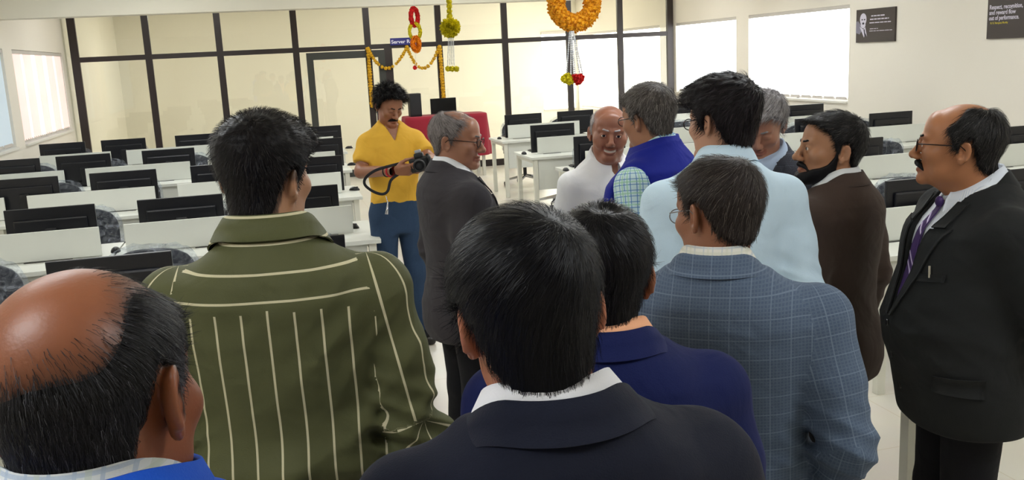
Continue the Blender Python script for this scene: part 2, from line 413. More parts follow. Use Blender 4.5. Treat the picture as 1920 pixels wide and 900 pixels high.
for i, (s_, sz, mm) in enumerate((('Respect, recognition,', 0.062, M_pw), ('and reward flow', 0.062, M_pw), ('out of performance.', 0.062, M_pw), ('N. R. Narayana Murthy', 0.030, M_py))):
    tm = text_mesh(s_, sz, 0.0012 if i < 3 else 0.0003, 0.0006)
    xs = [v.co.x for v in tm.vertices]; wdt = max(xs)-min(xs)
    tw = (0.445, 0.36, 0.405, 0.24)[i]
    tm.transform(Matrix.Diagonal((tw/wdt, 1, 1, 1)))
    tm.transform(Matrix(((0, 0, -1, -0.0135), (-1, 0, 0, -0.028-(0.02 if i == 3 else 0)), (0, 1, 0, (0.30, 0.245, 0.19, 0.15)[i]), (0, 0, 0, 1))))
    link('print_line', tm, mm, t)
tag(t, 'dark wall poster with a white printed quotation, cut off at the picture edge', 'poster')

# ------------------------------------------------------------------ desks, monitors, chairs
S_ = 1.157
TOP_Z, PANEL_Z, MON_Z = 0.78, 0.972, 1.11
def make_desk(w, pl, pr, loc, end=False):
    """w: (left, right) ends of the top, pl/pr: ends of the panel, all relative to loc"""
    t = empty('computer_desk', loc); a, c = w
    MB().box((a, -0.33, TOP_Z-0.03), (c, 0.47, TOP_Z), 0.004).build('desktop', M_white_lam, t)
    MB().box((pl, -0.009, TOP_Z+0.004), (pr, 0.009, PANEL_Z), 0.003).build('privacy_panel', M_white_lam, t)
    n = max(2, int((pr-pl)/0.36)); st = (pr-pl)/n
    for k in range(n): MB().box((pl+k*st+0.06, -0.04, TOP_Z+0.0005), (pl+k*st+0.06+st*0.55, -0.022, TOP_Z+0.0035)).build('cable_slot', M_slit, t)
    MB().box((a+0.09, -0.285, 0.40), (c-0.09, -0.265, TOP_Z-0.032)).build('modesty_panel', M_white_lam, t)
    for x in (a+0.03, c-0.08):
        for y in (-0.31, 0.40): MB().box((x, y, 0), (x+0.05, y+0.05, TOP_Z-0.031), 0.004).build('leg', M_leg, t)
        MB().box((x+0.005, -0.26, TOP_Z-0.075), (x+0.045, 0.40, TOP_Z-0.032)).build('side_rail', M_leg, t)
    MB().box((a+0.08, 0.41, TOP_Z-0.075), (c-0.08, 0.44, TOP_Z-0.032)).build('cross_rail', M_leg, t)
    return t
def make_monitor():
    t = empty('computer_monitor')
    b = MB(); W, z0, z1 = 0.27, MON_Z-TOP_Z-0.32, MON_Z-TOP_Z
    b.box((-W, -0.008, z0), (W, 0.012, z1), 0.004)
    b.box((-W*0.82, -0.028, z0+0.04), (W*0.82, -0.006, z1-0.07), 0.012)
    b.build('housing', M_moni, t)
    MB().box((-W+0.008, 0.0125, z0+0.02), (W-0.008, 0.0145, z1-0.008)).build('screen', mat('dark_screen', rgb(10, 10, 12), 0.2), t)
    b = MB(); b.box((-0.035, -0.062, 0.012), (0.035, -0.03, 0.20), 0.006); b.box((-0.03, -0.05, 0.14), (0.03, -0.02, 0.2), 0.005)
    b.build('stand_neck', M_plblk, t)
    b = MB(); b.lathe([(0.115, 0.0005), (0.115, 0.008), (0.10, 0.014), (0.03, 0.017)], (0, 0.035, 0), 20); b.build('stand_base', M_plblk, t)
    return t
M_chfab = mat('chair_black_mesh', rgb(24, 27, 36), 0.7, bump=0.3, bscale=220)
def film_mat():
    m = bpy.data.materials.new('clear_plastic_wrap'); m.use_nodes = True; nt = m.node_tree
    nt.nodes.remove(nt.nodes['Principled BSDF']); out = nt.nodes['Material Output']
    tr = nt.nodes.new('ShaderNodeBsdfTransparent'); tr.inputs[0].default_value = (0.93, 0.95, 0.97, 1)
    g = nt.nodes.new('ShaderNodeBsdfPrincipled'); g.inputs['Base Color'].default_value = rgb(205, 212, 225); g.inputs['Roughness'].default_value = 0.12
    tc = nt.nodes.new('ShaderNodeTexCoord'); n = nt.nodes.new('ShaderNodeTexNoise'); n.inputs['Scale'].default_value = 16.0; n.inputs['Detail'].default_value = 4; n.inputs['Distortion'].default_value = 1.2
    nt.links.new(tc.outputs['Object'], n.inputs['Vector'])
    bp = nt.nodes.new('ShaderNodeBump'); bp.inputs['Strength'].default_value = 0.9; bp.inputs['Distance'].default_value = 0.06
    nt.links.new(n.outputs['Fac'], bp.inputs['Height']); nt.links.new(bp.outputs['Normal'], g.inputs['Normal'])
    cr = nt.nodes.new('ShaderNodeMapRange'); cr.inputs[1].default_value = 0.42; cr.inputs[2].default_value = 0.68; cr.inputs[3].default_value = 0.05; cr.inputs[4].default_value = 0.36
    nt.links.new(n.outputs['Fac'], cr.inputs[0])
    mx = nt.nodes.new('ShaderNodeMixShader'); nt.links.new(cr.outputs[0], mx.inputs[0])
    nt.links.new(tr.outputs[0], mx.inputs[1]); nt.links.new(g.outputs[0], mx.inputs[2]); nt.links.new(mx.outputs[0], out.inputs[0])
    return m
M_film = film_mat()
def grid_surface(fn, nu, nv, closed=False):
    b = bmesh.new(); vs_ = [[b.verts.new(fn(i/(nu-1), j/(nv-1))) for j in range(nv)] for i in range(nu)]
    for i in range(nu-1):
        for j in range(nv-1): b.faces.new((vs_[i][j], vs_[i+1][j], vs_[i+1][j+1], vs_[i][j+1]))
    return b
def solid_from_bm(b, name, thick):
    me = bpy.data.meshes.new(name); bmesh.ops.recalc_face_normals(b, faces=b.faces)
    bmesh.ops.solidify(b, geom=b.faces[:], thickness=thick)
    bmesh.ops.recalc_face_normals(b, faces=b.faces)
    b.to_mesh(me); b.free(); return me
def make_chair():
    """office chair; sitter faces -y (towards the desk), backrest at +y"""
    t = empty('office_chair')
    b = MB(); b.box((-0.24, -0.22, 0.45), (0.24, 0.24, 0.53), 0.03); b.build('seat', M_chfab, t, True)
    def back(u, v, e=0.0, cr=0.0, wid=1.0):
        hwid = (0.235-0.05*max(0, v-0.72)/0.28*max(0, v-0.72)*3.0)*wid
        x = (u*2-1); y = 0.25+0.05*v-0.05*(1-x*x)*0.6+0.04*math.sin(v*3.0)
        zt = 0.49+0.46*v-(0.05*abs(x)**3*max(0, (v-0.6)/0.4))
        return Vector((x*hwid, y+e, zt))
    bs = grid_surface(lambda u, v: back(u, v), 11, 13)
    link('backrest', solid_from_bm(bs, 'backrest', 0.045), M_chfab, t, True)
    r_ = random.Random(3)
    def film(u, v):
        a = 2*math.pi*u; x = math.cos(a); p = back((x+1)/2, v)
        n_ = 0.012*math.sin(17*u*6.28+5*v)+0.010*math.sin(9*v*6.28+23*u)+r_.uniform(-.006, .006)
        return Vector((p.x*1.09+x*0.012, p.y-0.022+math.sin(a)*(0.05+n_), p.z+0.02*v+n_*0.5+(0.0 if v < .99 else 0.006)))
    fb = bmesh.new(); nu, nv = 28, 14
    vv = [[fb.verts.new(film(i/nu, 0.05+0.95*j/(nv-1))) for j in range(nv)] for i in range(nu)]
    for i in range(nu):
        for j in range(nv-1): fb.faces.new((vv[i][j], vv[(i+1) % nu][j], vv[(i+1) % nu][j+1], vv[i][j+1]))
    for i in range(nu//2-1):
        a_, b_, c_, d_ = vv[i][-1], vv[i+1][-1], vv[nu-1-i-1][-1], vv[nu-1-i][-1]
        if len({a_, b_, c_, d_}) == 4: fb.faces.new((a_, b_, c_, d_))
    me = bpy.data.meshes.new('plastic_cover'); fb.to_mesh(me); fb.free()
    link('plastic_cover', me, M_film, t, True)
    for s in (-1, 1):
        b = MB(); b.tube([(s*0.22, 0.12, 0.47), (s*0.285, 0.12, 0.49), (s*0.285, 0.10, 0.68)], 0.014); b.box((s*0.285-0.025, -0.13, 0.68), (s*0.285+0.025, 0.15, 0.705), 0.01); b.build('armrest', M_plblk, t)
    b = MB(); b.tube([(0, 0.02, 0.12), (0, 0.02, 0.30)], 0.028, 10); b.tube([(0, 0.02, 0.30), (0, 0.02, 0.45)], 0.016, 10); b.build('gas_column', M_plblk, t)
    b = MB(); b.box((-0.03, 0.2, 0.42), (0.03, 0.3, 0.45)); b.tube([(0, 0.27, 0.43), (0, 0.31, 0.62)], 0.02); b.build('back_support', M_plblk, t)
    for k in range(5):
        a = 2*math.pi*k/5+0.3; e = (0.30*math.cos(a), 0.02+0.30*math.sin(a))
        MB().tube([(0, 0.02, 0.14), (e[0], e[1], 0.085)], [0.026, 0.014], 8).build('base_leg', M_chrome, t)
        b = MB(); b.lathe([(0.02, -0.022), (0.03, -0.02), (0.03, 0.02), (0.02, 0.022)], (e[0], e[1], 0.0305), 12, 'x'); b.tube([(e[0], e[1], 0.035), (e[0], e[1], 0.085)], 0.008, 6); b.build('caster', M_plblk, t)
    return t
def make_mouse():
    b = bmesh.new(); bmesh.ops.create_uvsphere(b, u_segments=14, v_segments=8, radius=1.0)
    for v in b.verts: v.co = Vector((v.co.x*0.031, v.co.y*0.056, max(0, v.co.z)*0.034+0.001))
    t = empty('computer_mouse'); me = bpy.data.meshes.new('shell'); b.to_mesh(me); b.free(); link('shell', me, M_plblk, t, True)
    MB().box((-0.004, -0.04, 0.026), (0.004, -0.022, 0.036), 0.002).build('scroll_wheel', mat('grey_rubber', rgb(90, 90, 95), 0.6), t)
    return t
def make_keyboard():
    t = empty('computer_keyboard'); MB().box((-0.22, -0.065, 0.001), (0.22, 0.065, 0.016), 0.004).build('case', M_plblk, t)
    k = MB()
    for r in range(5):
        for c in range(15): k.box((-0.21+c*0.028, -0.055+r*0.0225, 0.016), (-0.21+c*0.028+0.024, -0.055+r*0.0225+0.019, 0.021))
    o = k.build('keys', mat('key_cap', rgb(30, 30, 34), 0.5), t)
    return t
PROTO = {'mon': make_monitor(), 'chair': make_chair(), 'mouse': make_mouse(), 'kb': make_keyboard()}
USED = set()
def put(kind, loc, rz, label, cat, group):
    o = PROTO[kind] if kind not in USED else copy_tree(PROTO[kind])
    USED.add(kind)
    o.location = loc; o.rotation_euler = (0, 0, rz); tag(o, label, cat, group); return o
# (row words, raw depth, panel ends, [(monitor left end, words, chair edge pixel)])
ROWS = [
 ('left block, nearest row', 3.91, [(-1.95, -1.05), (-0.92, 0.35)], [(-1.62, 'left picture edge', (45, 540, 1)), (-0.89, 'behind the corner person', (365, 470, 1)), (-0.20, 'behind the striped shirt', (638, 440, 1))]),
 ('left block, second row', 5.62, [(-1.86, -0.965), (-0.835, 0.43)], [(-1.45, 'left picture edge', (222, 430, 1)), (-0.76, 'left of the striped shirt', None), (-0.10, 'aisle end', None)]),
 ('left block, third row', 7.43, [(-2.46, -1.88), (-1.73, -0.86), (-0.70, 0.51)], [(-1.99, 'left picture edge', None), (-1.31, 'second place', (301, 345, 1)), (-0.60, 'beside the striped shirt', None), (0.07, 'aisle end', None)]),
 ('left block, fourth row', 9.28, [(-2.47, -1.83), (-1.65, -0.74), (-0.58, 0.60)], [(-2.50, 'left picture edge', (74, 310, 1)), (-1.90, 'second place', (234, 296, 1)), (-1.16, 'third place', (397, 283, 1)), (-0.45, 'hidden behind the striped shirt', None), (0.22, 'aisle end', None)]),
 ('left block, farthest row', 11.2, [(-2.44, -1.71), (-1.55, -0.62), (-0.46, 0.72)], [(-2.44, 'nearest the pink blind', (172, 284, 1)), (-1.81, 'second place', (279, 260, 1)), (-1.03, 'third place', None), (-0.35, 'hidden behind the striped shirt', None), (0.36, 'aisle end', None)]),
 ('middle block, farthest row', 11.05, [(2.79, 3.70), (3.85, 4.55), (4.70, 5.50)], [(2.78, 'aisle end', None), (3.45, 'by the white shirt', (1027, 222, -1)), (4.82, 'by the blue vest', None)]),
 ('middle block, second farthest row', 9.13, [(2.60, 3.60), (3.75, 4.75)], [(2.56, 'aisle end', None), (4.35, 'by the blue vest', None)]),
 ('middle block, third farthest row', 7.57, [(2.57, 3.70)], [(2.50, 'by the white shirt', None)]),
 ('right block, under the large window', 9.47, [(5.12, 6.15)], [(5.66, 'above the brown suit', None)]),
 ('right block, second farthest row', 7.75, [(4.20, 5.20), (5.36, 6.20)], [(4.72, 'by the looking-down person', (1470, 240, -1)), (5.51, 'wall side', None)]),
 ('right block, third farthest row', 5.84, [(3.62, 4.50), (4.65, 5.80)], [(3.80, 'behind the brown suit', (1701, 275, 1)), (5.32, 'behind the purple tie person', None)]),
 ('right block, second nearest row', 3.99, [(2.70, 3.60), (3.75, 4.60)], [(2.94, 'between brown and charcoal suits', (1640, 350, -1)), (3.64, 'behind the charcoal suit', None)]),
 ('right block, nearest row', 2.28, [(2.02, 3.0)], []),
]
for rname, yr, pans, mons in ROWS:
    Y = yr*S_; Yp = Y-0.10; last = len(pans)-1
    for i, (l, r) in enumerate(pans):
        l *= S_; r *= S_
        a = l-(0.07 if (i == 0 or True) else 0); c_ = r+(0.15 if (i == last and rname.startswith('left')) else 0.07)
        if i == 0 and rname.startswith('middle'): a = l-0.17
        if a < WALL_L+0.02: a = WALL_L+0.02
        x0 = (a+c_)/2
        wh = 'only one seen' if last == 0 else ('leftmost', 'second', 'third')[i]+' of the row' if i else 'leftmost of the row'
        tag(make_desk((a-x0, c_-x0), l-x0, r-x0, (x0, Yp, 0)), 'white panelled computer desk, %s, %s' % (rname, wh), 'desk', 'white computer desks')
    for i, (ml, wh, ch) in enumerate(mons):
        mx = (ml+0.232)*S_
        put('mon', (mx, Y, TOP_Z), 0, 'black monitor seen from behind, %s, %s' % (rname, wh), 'monitor', 'monitors on the desks')
        if (rname, wh) not in (('left block, nearest row', 'behind the striped shirt'),):
            put('mouse', (mx+(-0.36 if mx > 2.5 else 0.36), Yp+0.10+0.04*(i % 3), TOP_Z), 0.3*i, 'black mouse on desk, %s, %s' % (rname, wh), 'mouse', 'mice on the desks')
        put('kb', (mx, Yp+0.38, TOP_Z), math.pi, 'black keyboard on desk, %s, %s' % (rname, wh), 'keyboard', 'keyboards on the desks')
        yc = Y+0.74
        cxx = at_y(ch[0], ch[1], yc+0.25)[0]-ch[2]*0.26 if ch else mx
        cxx = max(cxx, WALL_L+0.33)
        if rname.startswith('middle') and ch is None: cxx += {'aisle end': 0.20 if 'farthest row' in rname and 'second' not in rname else 0.30, 'by the white shirt': 0.30}.get(wh, 0)
        if rname == 'right block, second nearest row' and ch is None: cxx += 0.45
        if rname == 'right block, second farthest row' and ch is None: cxx += 0.25
        put('chair', (cxx, yc, 0), random.uniform(-0.1, 0.1), 'plastic-wrapped black chair, %s, %s' % (rname, wh), 'office chair', 'plastic-wrapped office chairs')

# ------------------------------------------------------------------ red covered table with loudspeaker and monitor
TY = 15.3
xl, xr = at_y(757, 222, TY)[0], at_y(908, 230, TY)[0]; zt = at_y(800, 217, TY)[2]
tb = empty('side_table', ((xl+xr)/2, TY, 0)); hw = (xr-xl)/2
MB().box((-hw+0.05, -0.25, zt-0.04), (hw-0.05, 0.25, zt-0.008)).build('table_top', M_white_lam, tb)
for sx in (-1, 1):
    for sy in (-1, 1): MB().box((sx*(hw-0.09)-0.025, sy*0.21-0.025, 0), (sx*(hw-0.09)+0.025, sy*0.21+0.025, zt-0.04)).build('leg', M_leg, tb)
tag(tb, 'small table hidden under the red cloth by the glass partition', 'table')
M_red = mat('red_velvet', rgb(140, 14, 38), 0.85, noise=0.12, nscale=4, sheen=0.05)
clo = empty('tablecloth', ((xl+xr)/2, TY, zt))
n = 72; cb = bmesh.new(); rings = []
for j, (zz, ex, am) in enumerate(((0.004, -0.06, 0), (0.004, -0.008, 0), (-0.006, 0.006, 0), (-0.05, 0.014, 0.004), (-0.25, 0.028, 0.016), (-0.50, 0.04, 0.026), (-0.68, 0.05, 0.032))):
    ring = []
    for k in range(n):
        a = 2*math.pi*k/n; cxx, cyy = math.cos(a), math.sin(a)
        q = (abs(cxx)**8+abs(cyy)**8)**(-1/8)
        fo = am*math.sin(11*a+0.6*math.sin(3*a))
        ring.append(cb.verts.new((cxx*q*(hw+ex+fo), cyy*q*(0.30+ex+fo), zz)))
    rings.append(ring)
cb.faces.new(rings[0])
for a_, b_ in zip(rings[:-1], rings[1:]):
    for k in range(n): cb.faces.new((a_[k], a_[(k+1) % n], b_[(k+1) % n], b_[k]))
bmesh.ops.recalc_face_normals(cb, faces=cb.faces)
me = bpy.data.meshes.new('cloth'); cb.to_mesh(me); cb.free(); link('cloth', me, M_red, clo, True)
tag(clo, 'crimson cloth draped over the small table by the partition', 'tablecloth')
p = at_y(779, 219, TY-0.02); sp = empty('loudspeaker', (p[0], TY-0.02, zt+0.005))
MB().box((-0.095, -0.12, 0), (0.095, 0.12, 0.37), 0.01).build('cabinet', M_plblk, sp)
boxo('grille', (-0.08, -0.128, 0.03), (0.08, -0.119, 0.34), mat('speaker_grille', rgb(30, 30, 33), 0.8), sp, 0.003)
tag(sp, 'tall black loudspeaker box on the red covered table', 'loudspeaker')
p = at_y(832, 210, TY+0.05)
o = put('mon', (p[0], TY+0.05, zt+0.005), math.radians(180), 'small dark monitor on the red covered table', 'monitor', None); o.scale = (0.80, 0.8, 0.80); o['group'] = 'monitors on the desks'

# ------------------------------------------------------------------ flower garlands
def petal_mat(name, c1, c2):
    m = bpy.data.materials.new(name); m.use_nodes = True; nt = m.node_tree; bb = nt.nodes['Principled BSDF']
    tc = nt.nodes.new('ShaderNodeTexCoord'); nn = nt.nodes.new('ShaderNodeTexNoise'); nn.inputs['Scale'].default_value = 45; nn.inputs['Detail'].default_value = 3
    mx = nt.nodes.new('ShaderNodeMix'); mx.data_type = 'RGBA'; mx.inputs[6].default_value = c1; mx.inputs[7].default_value = c2
    cr = nt.nodes.new('ShaderNodeMapRange'); cr.inputs[1].default_value = 0.35; cr.inputs[2].default_value = 0.65
    nt.links.new(tc.outputs['Object'], nn.inputs['Vector']); nt.links.new(nn.outputs['Fac'], cr.inputs[0]); nt.links.new(cr.outputs[0], mx.inputs[0]); nt.links.new(mx.outputs[2], bb.inputs['Base Color'])
    bb.inputs['Roughness'].default_value = 0.7
    return m
M_mari = petal_mat('marigold_orange', rgb(214, 138, 6), rgb(250, 182, 20))
M_yel = petal_mat('chrysanthemum_yellow', rgb(196, 184, 0), rgb(240, 224, 30))
M_gold = petal_mat('marigold_gold', rgb(196, 146, 10), rgb(240, 196, 40))
M_or = petal_mat('petal_orange', rgb(226, 122, 0), rgb(250, 160, 10))
M_rd = petal_mat('petal_red', rgb(190, 16, 14), rgb(238, 40, 36))
M_jas = petal_mat('jasmine_white', rgb(196, 200, 208), rgb(240, 240, 240))
M_gfoil = mat('gold_foil', rgb(220, 170, 50), 0.3, 0.8)
def pompom_bm(bmx, c, R, n, seed, petal=0.35):
    """ball of many small petals"""
    r_ = random.Random(seed); c = Vector(c)
    for k in range(n):
        z = 1-2*(k+0.5)/n; a = k*2.39996; s = math.sqrt(max(0, 1-z*z))
        d = Vector((s*math.cos(a), s*math.sin(a), z))
        d = (d+Vector((r_.uniform(-.2, .2), r_.uniform(-.2, .2), r_.uniform(-.2, .2)))).normalized()
        u = d.orthogonal().normalized(); u.rotate(Matrix.Rotation(r_.uniform(0, 6.28), 3, d)); v = d.cross(u)
        pw = R*petal*r_.uniform(.7, 1.2); e = c+d*R*r_.uniform(.92, 1.08)
        q = [c+d*R*0.5, e-d*R*.2+u*pw*.6, e+v*pw*.15, e-d*R*.2-u*pw*.6]
        vs_ = [bmx.verts.new(p_) for p_ in q]; bmx.faces.new(vs_)
        q2 = [c+d*R*0.5, e-d*R*.25+v*pw*.6, e+u*pw*.15, e-d*R*.25-v*pw*.6]
        vs_ = [bmx.verts.new(p_) for p_ in q2]; bmx.faces.new(vs_)
    r = bmesh.ops.create_icosphere(bmx, subdivisions=1, radius=R*0.8)
    for v_ in r['verts']: v_.co = v_.co+c
def bm_obj(name, bmx, m, parent, smooth=False, kind=None):
    me = bpy.data.meshes.new(name); bmx.to_mesh(me); bmx.free(); o = link(name, me, m, parent, smooth)
    if kind: o['kind'] = kind
    return o
def string(name, a, b_, par, m=None): return MB().tube([a, b_], 0.0025, 5).build(name, m or mat('cotton_string', rgb(215, 210, 200), 0.8), par)
# large marigold ring with jasmine tassel
D1 = 5.6; px = D1/CAM_F
c = at_d(1077, 6, D1); g = empty('marigold_garland', tuple(c))
bmx = bmesh.new(); r_ = random.Random(5); RR, rr = 36*px, 17*px
for k in range(44):
    a = 2*math.pi*k/44
    for q in range(5):
        b2 = 2*math.pi*q/5+0.5*k; ro = RR+rr*0.62*math.cos(b2)
        pompom_bm(bmx, (ro*math.cos(a), rr*0.62*math.sin(b2), ro*math.sin(a)), rr*0.5*r_.uniform(.85, 1.15), 16, k*7+q, 0.5)
bm_obj('flower_ring', bmx, M_mari, g, kind='stuff')
string('hanging_string', (0, 0, RR), (0, 0, CEIL-c[2]), g)
top = at_d(1072, 60, D1)-c
for k in range(6):
    bmx = bmesh.new(); end = at_d(1064+k*5.4, 138, D1)-c+np.array([0, 0.02*math.cos(k*2.1), 0])
    st = top+np.array([(k-2.5)*0.004, 0.008*math.cos(k*2.1), 0])
    for q in range(20):
        f_ = q/19; pp = st+(end-st)*f_; 
        rb_ = bmesh.ops.create_icosphere(bmx, subdivisions=1, radius=0.0055)
        for v_ in rb_['verts']: v_.co = Vector((v_.co.x, v_.co.y, v_.co.z*1.4))+Vector(pp)
    bm_obj('jasmine_string', bmx, M_jas, g, True)
for (cx_, cy_, mm, sd) in ((1059, 148, M_yel, 1), (1068, 151, M_yel, 2), (1064, 145, M_yel, 6), (1079, 147, M_rd, 3), (1088, 146, M_rd, 4), (1084, 151, M_rd, 5)):
    bmx = bmesh.new(); pompom_bm(bmx, at_d(cx_, cy_, D1)-c, 9.5*px, 60, sd, 0.4); bm_obj('tassel_flower', bmx, mm, g)
tag(g, 'orange marigold ring garland hanging in front of the windows with a white tassel', 'garland')
# yellow ball hanging
D2 = 7.0; px = D2/CAM_F
c = at_d(844, 52, D2); g = empty('flower_ball', tuple(c))
bmx = bmesh.new(); pompom_bm(bmx, (0, 0, 0), 20*px, 420, 9, 0.22); bm_obj('ball', bmx, M_yel, g)
for k in range(9):
    bmx = bmesh.new(); pompom_bm(bmx, Vector(at_d(843-k*0.4, 30-k*9, D2)-c), 6.2*px, 36, 20+k, 0.5); bm_obj('stem_flower', bmx, M_yel, g)
string('hanging_string', Vector(at_d(840, -40, D2)-c), (Vector(at_d(840, -40, D2)-c).x, Vector(at_d(840, -40, D2)-c).y, CEIL-c[2]), g)
for k in range(4):
    bmx = bmesh.new()
    for q in range(18):
        pp = at_d(841+k*3+(k-1.5)*q*0.06, 72+q*2.9, D2)-c
        rb_ = bmesh.ops.create_icosphere(bmx, subdivisions=1, radius=0.0045)
        for v_ in rb_['verts']: v_.co = Vector((v_.co.x, v_.co.y, v_.co.z*1.5))+Vector(pp)
    bm_obj('jasmine_string', bmx, M_jas, g, True)
for cx_ in (840, 848, 856):
    bmx = bmesh.new(); pompom_bm(bmx, Vector(at_d(cx_, 129, D2)-c), 6*px, 50, int(cx_), 0.4); bm_obj('tassel_flower', bmx, M_yel, g)
tag(g, 'yellow flower ball hanging on a flower string with a white tassel below', 'garland')
# chain of red, yellow and orange rings
D3 = 9.0; px = D3/CAM_F
c = at_d(778, 60, D3); g = empty('ring_garland', tuple(c))
def flower_ring(cx_, cy_, rx, rz, th, m, rot, sd):
    o_ = Vector(at_d(cx_, cy_, D3)-c); R_ = Matrix.Rotation(rot, 3, 'Z')
    bmx = bmesh.new(); rnd = random.Random(sd)
    for k in range(40):
        a = 2*math.pi*k/40; p_ = R_ @ Vector((rx*px*math.cos(a), 0, rz*px*math.sin(a)))
        pompom_bm(bmx, o_+p_, th*px*rnd.uniform(.9, 1.1), 16, sd*100+k, 0.6)
    return bm_obj('flower_ring', bmx, m, g)
flower_ring(777, 32, 13, 15.5, 5, M_rd, math.radians(52), 1)
flower_ring(778, 59, 10.5, 14.5, 4, M_yel, math.radians(8), 2)
flower_ring(780, 83, 6.5, 11.5, 5.4, M_or, math.radians(20), 3)
string('hanging_string', Vector(at_d(777, 16, D3)-c), (Vector(at_d(777, 16, D3)-c).x, 0, CEIL-c[2]), g)
string('hanging_string', Vector(at_d(780, 98, D3)-c), Vector(at_d(779, 124, D3)-c), g)
bmx = bmesh.new(); pompom_bm(bmx, Vector(at_d(778, 127, D3)-c), 4.5*px, 40, 77, 0.5); bm_obj('tassel_flower', bmx, M_rd, g)
tag(g, 'hanging chain of red, yellow and orange flower rings', 'garland')
# toran over the partition doorway: two swags and two hanging ends
def garland(name, pts, rad, m, par):
    bmx = bmesh.new(); tot = 0; P_ = [Vector(p_) for p_ in pts]
    for a_, b_ in zip(P_[:-1], P_[1:]):
        L_ = (b_-a_).length; n_ = max(1, int(L_/(rad*1.1)))
        for q in range(n_): pompom_bm(bmx, a_+(b_-a_)*(q/n_), rad*random.uniform(.85, 1.1), 14, random.randrange(9999), 0.6)
    return bm_obj(name, bmx, m, par)
YG = PART_Y-0.10
def pp_(x, y): return at_y(x, y, YG)
c = pp_(760, 100)
g = empty('door_garland', (c[0], YG, 0)); o0 = np.array([c[0], YG, 0])
def swag(x0, y0, x1, y1, sag):
    return [pp_(x0+(x1-x0)*f, y0+(y1-y0)*f+sag*(1-(2*f-1)**2))-o0 for f in np.linspace(0, 1, 12)]
garland('swag', swag(690, 92, 763, 88, 38), 0.036, M_gold, g)
garland('swag', swag(763, 88, 825, 84, 42), 0.036, M_gold, g)
garland('hanging_end', [pp_(690+f*8, 92+f*112)-o0 for f in np.linspace(0, 1, 8)], 0.042, M_gold, g)
garland('hanging_end', [pp_(824.5+f*9, 88+f*115)-o0 for f in np.linspace(0, 1, 8)], 0.042, M_gold, g)
tag(g, 'golden marigold garland draped in two swags over the partition doorway', 'garland')

# ================================================================== people: implicit surfaces meshed with surface nets
f32 = np.float32
def V3(*a): return np.array(a, f32)
def ell(P, c, r):
    q = P-np.asarray(c, f32); r = np.asarray(r, f32)
    k0 = np.sqrt(((q/r)**2).sum(1)); k1 = np.sqrt(((q/(r*r))**2).sum(1))+1e-9
    return k0*(k0-1)/k1
def cone(P, a, b, ra, rb):
    a = np.asarray(a, f32); b = np.asarray(b, f32); ab = b-a
    t = np.clip(((P-a)@ab)/max(float(ab@ab), 1e-12), 0, 1)
    return np.sqrt((((P-a)-t[:, None]*ab)**2).sum(1))-(ra+(rb-ra)*t)
def smin(a, b, k):
    h = np.clip(0.5+0.5*(b-a)/k, 0, 1)
    return b+(a-b)*h-k*h*(1-h)
def smax(a, b, k): return -smin(-a, -b, k)
def sstep(a, b, x):
    t = np.clip((x-a)/(b-a), 0, 1); return t*t*(3-2*t)
def snet(sdf, lo, hi, h):
    lo = np.asarray(lo, float); n = np.ceil((np.asarray(hi, float)-lo)/h/4).astype(int)
    ax = [lo[i]+np.arange(n[i]+1)*4*h for i in range(3)]
    G = np.stack(np.meshgrid(*ax, indexing='ij'), -1).reshape(-1, 3).astype(f32)
    Cd = sdf(G).reshape(n+1)
    mn = np.full(n, 1e9, f32)
    for dx in (0, 1):
        for dy in (0, 1):
            for dz in (0, 1):
                mn = np.minimum(mn, np.abs(Cd[dx:dx+n[0], dy:dy+n[1], dz:dz+n[2]]))
    act = mn < 4*h*3.2
    N = n*4
    D = Cd
    for a in range(3):
        D = np.repeat(D, 4, axis=a)
    D = np.ascontiguousarray(D[:N[0]+1, :N[1]+1, :N[2]+1]).astype(f32)
    cm = act
    for a in range(3): cm = np.repeat(cm, 4, axis=a)
    pm = np.zeros(N+1, bool)
    for dx in (0, 1):
        for dy in (0, 1):
            for dz in (0, 1): pm[dx:dx+N[0], dy:dy+N[1], dz:dz+N[2]] |= cm
    idx = np.argwhere(pm)
    P = (lo+idx*h).astype(f32)
    D[pm] = sdf(P)
    S = D < 0
    dims = np.array(D.shape)
    cells = []; poss = []; quads = []
    for a in range(3):
        sl0 = [slice(None)]*3; sl1 = [slice(None)]*3; sl0[a] = slice(0, -1); sl1[a] = slice(1, None)
        s0 = S[tuple(sl0)]; s1 = S[tuple(sl1)]
        e = np.argwhere(s0 != s1)
        o1, o2 = (a+1) % 3, (a+2) % 3
        e = e[(e[:, o1] > 0) & (e[:, o2] > 0) & (e[:, o1] < dims[o1]-1) & (e[:, o2] < dims[o2]-1)]
        e1 = e.copy(); e1[:, a] += 1
        d0 = D[e[:, 0], e[:, 1], e[:, 2]]; d1 = D[e1[:, 0], e1[:, 1], e1[:, 2]]
        pos = e.astype(float); pos[:, a] += d0/(d0-d1)
        q = []
        for (u, v) in ((0, 0), (-1, 0), (-1, -1), (0, -1)):
            c = e.copy(); c[:, o1] += u; c[:, o2] += v
            cid = (c[:, 0]*dims[1]+c[:, 1])*dims[2]+c[:, 2]
            cells.append(cid); poss.append(pos); q.append(cid)
        q = np.stack(q, 1)
        flip = d0 > 0
        q[flip] = q[flip][:, ::-1]
        quads.append(q)
    cells = np.concatenate(cells); poss = np.concatenate(poss); quads = np.concatenate(quads)
    uq, inv = np.unique(cells, return_inverse=True)
    cnt = np.bincount(inv, minlength=len(uq))
    vv = np.stack([np.bincount(inv, poss[:, k], len(uq)) for k in range(3)], 1)/cnt[:, None]
    F = np.searchsorted(uq, quads)
    return lo+vv*h, F
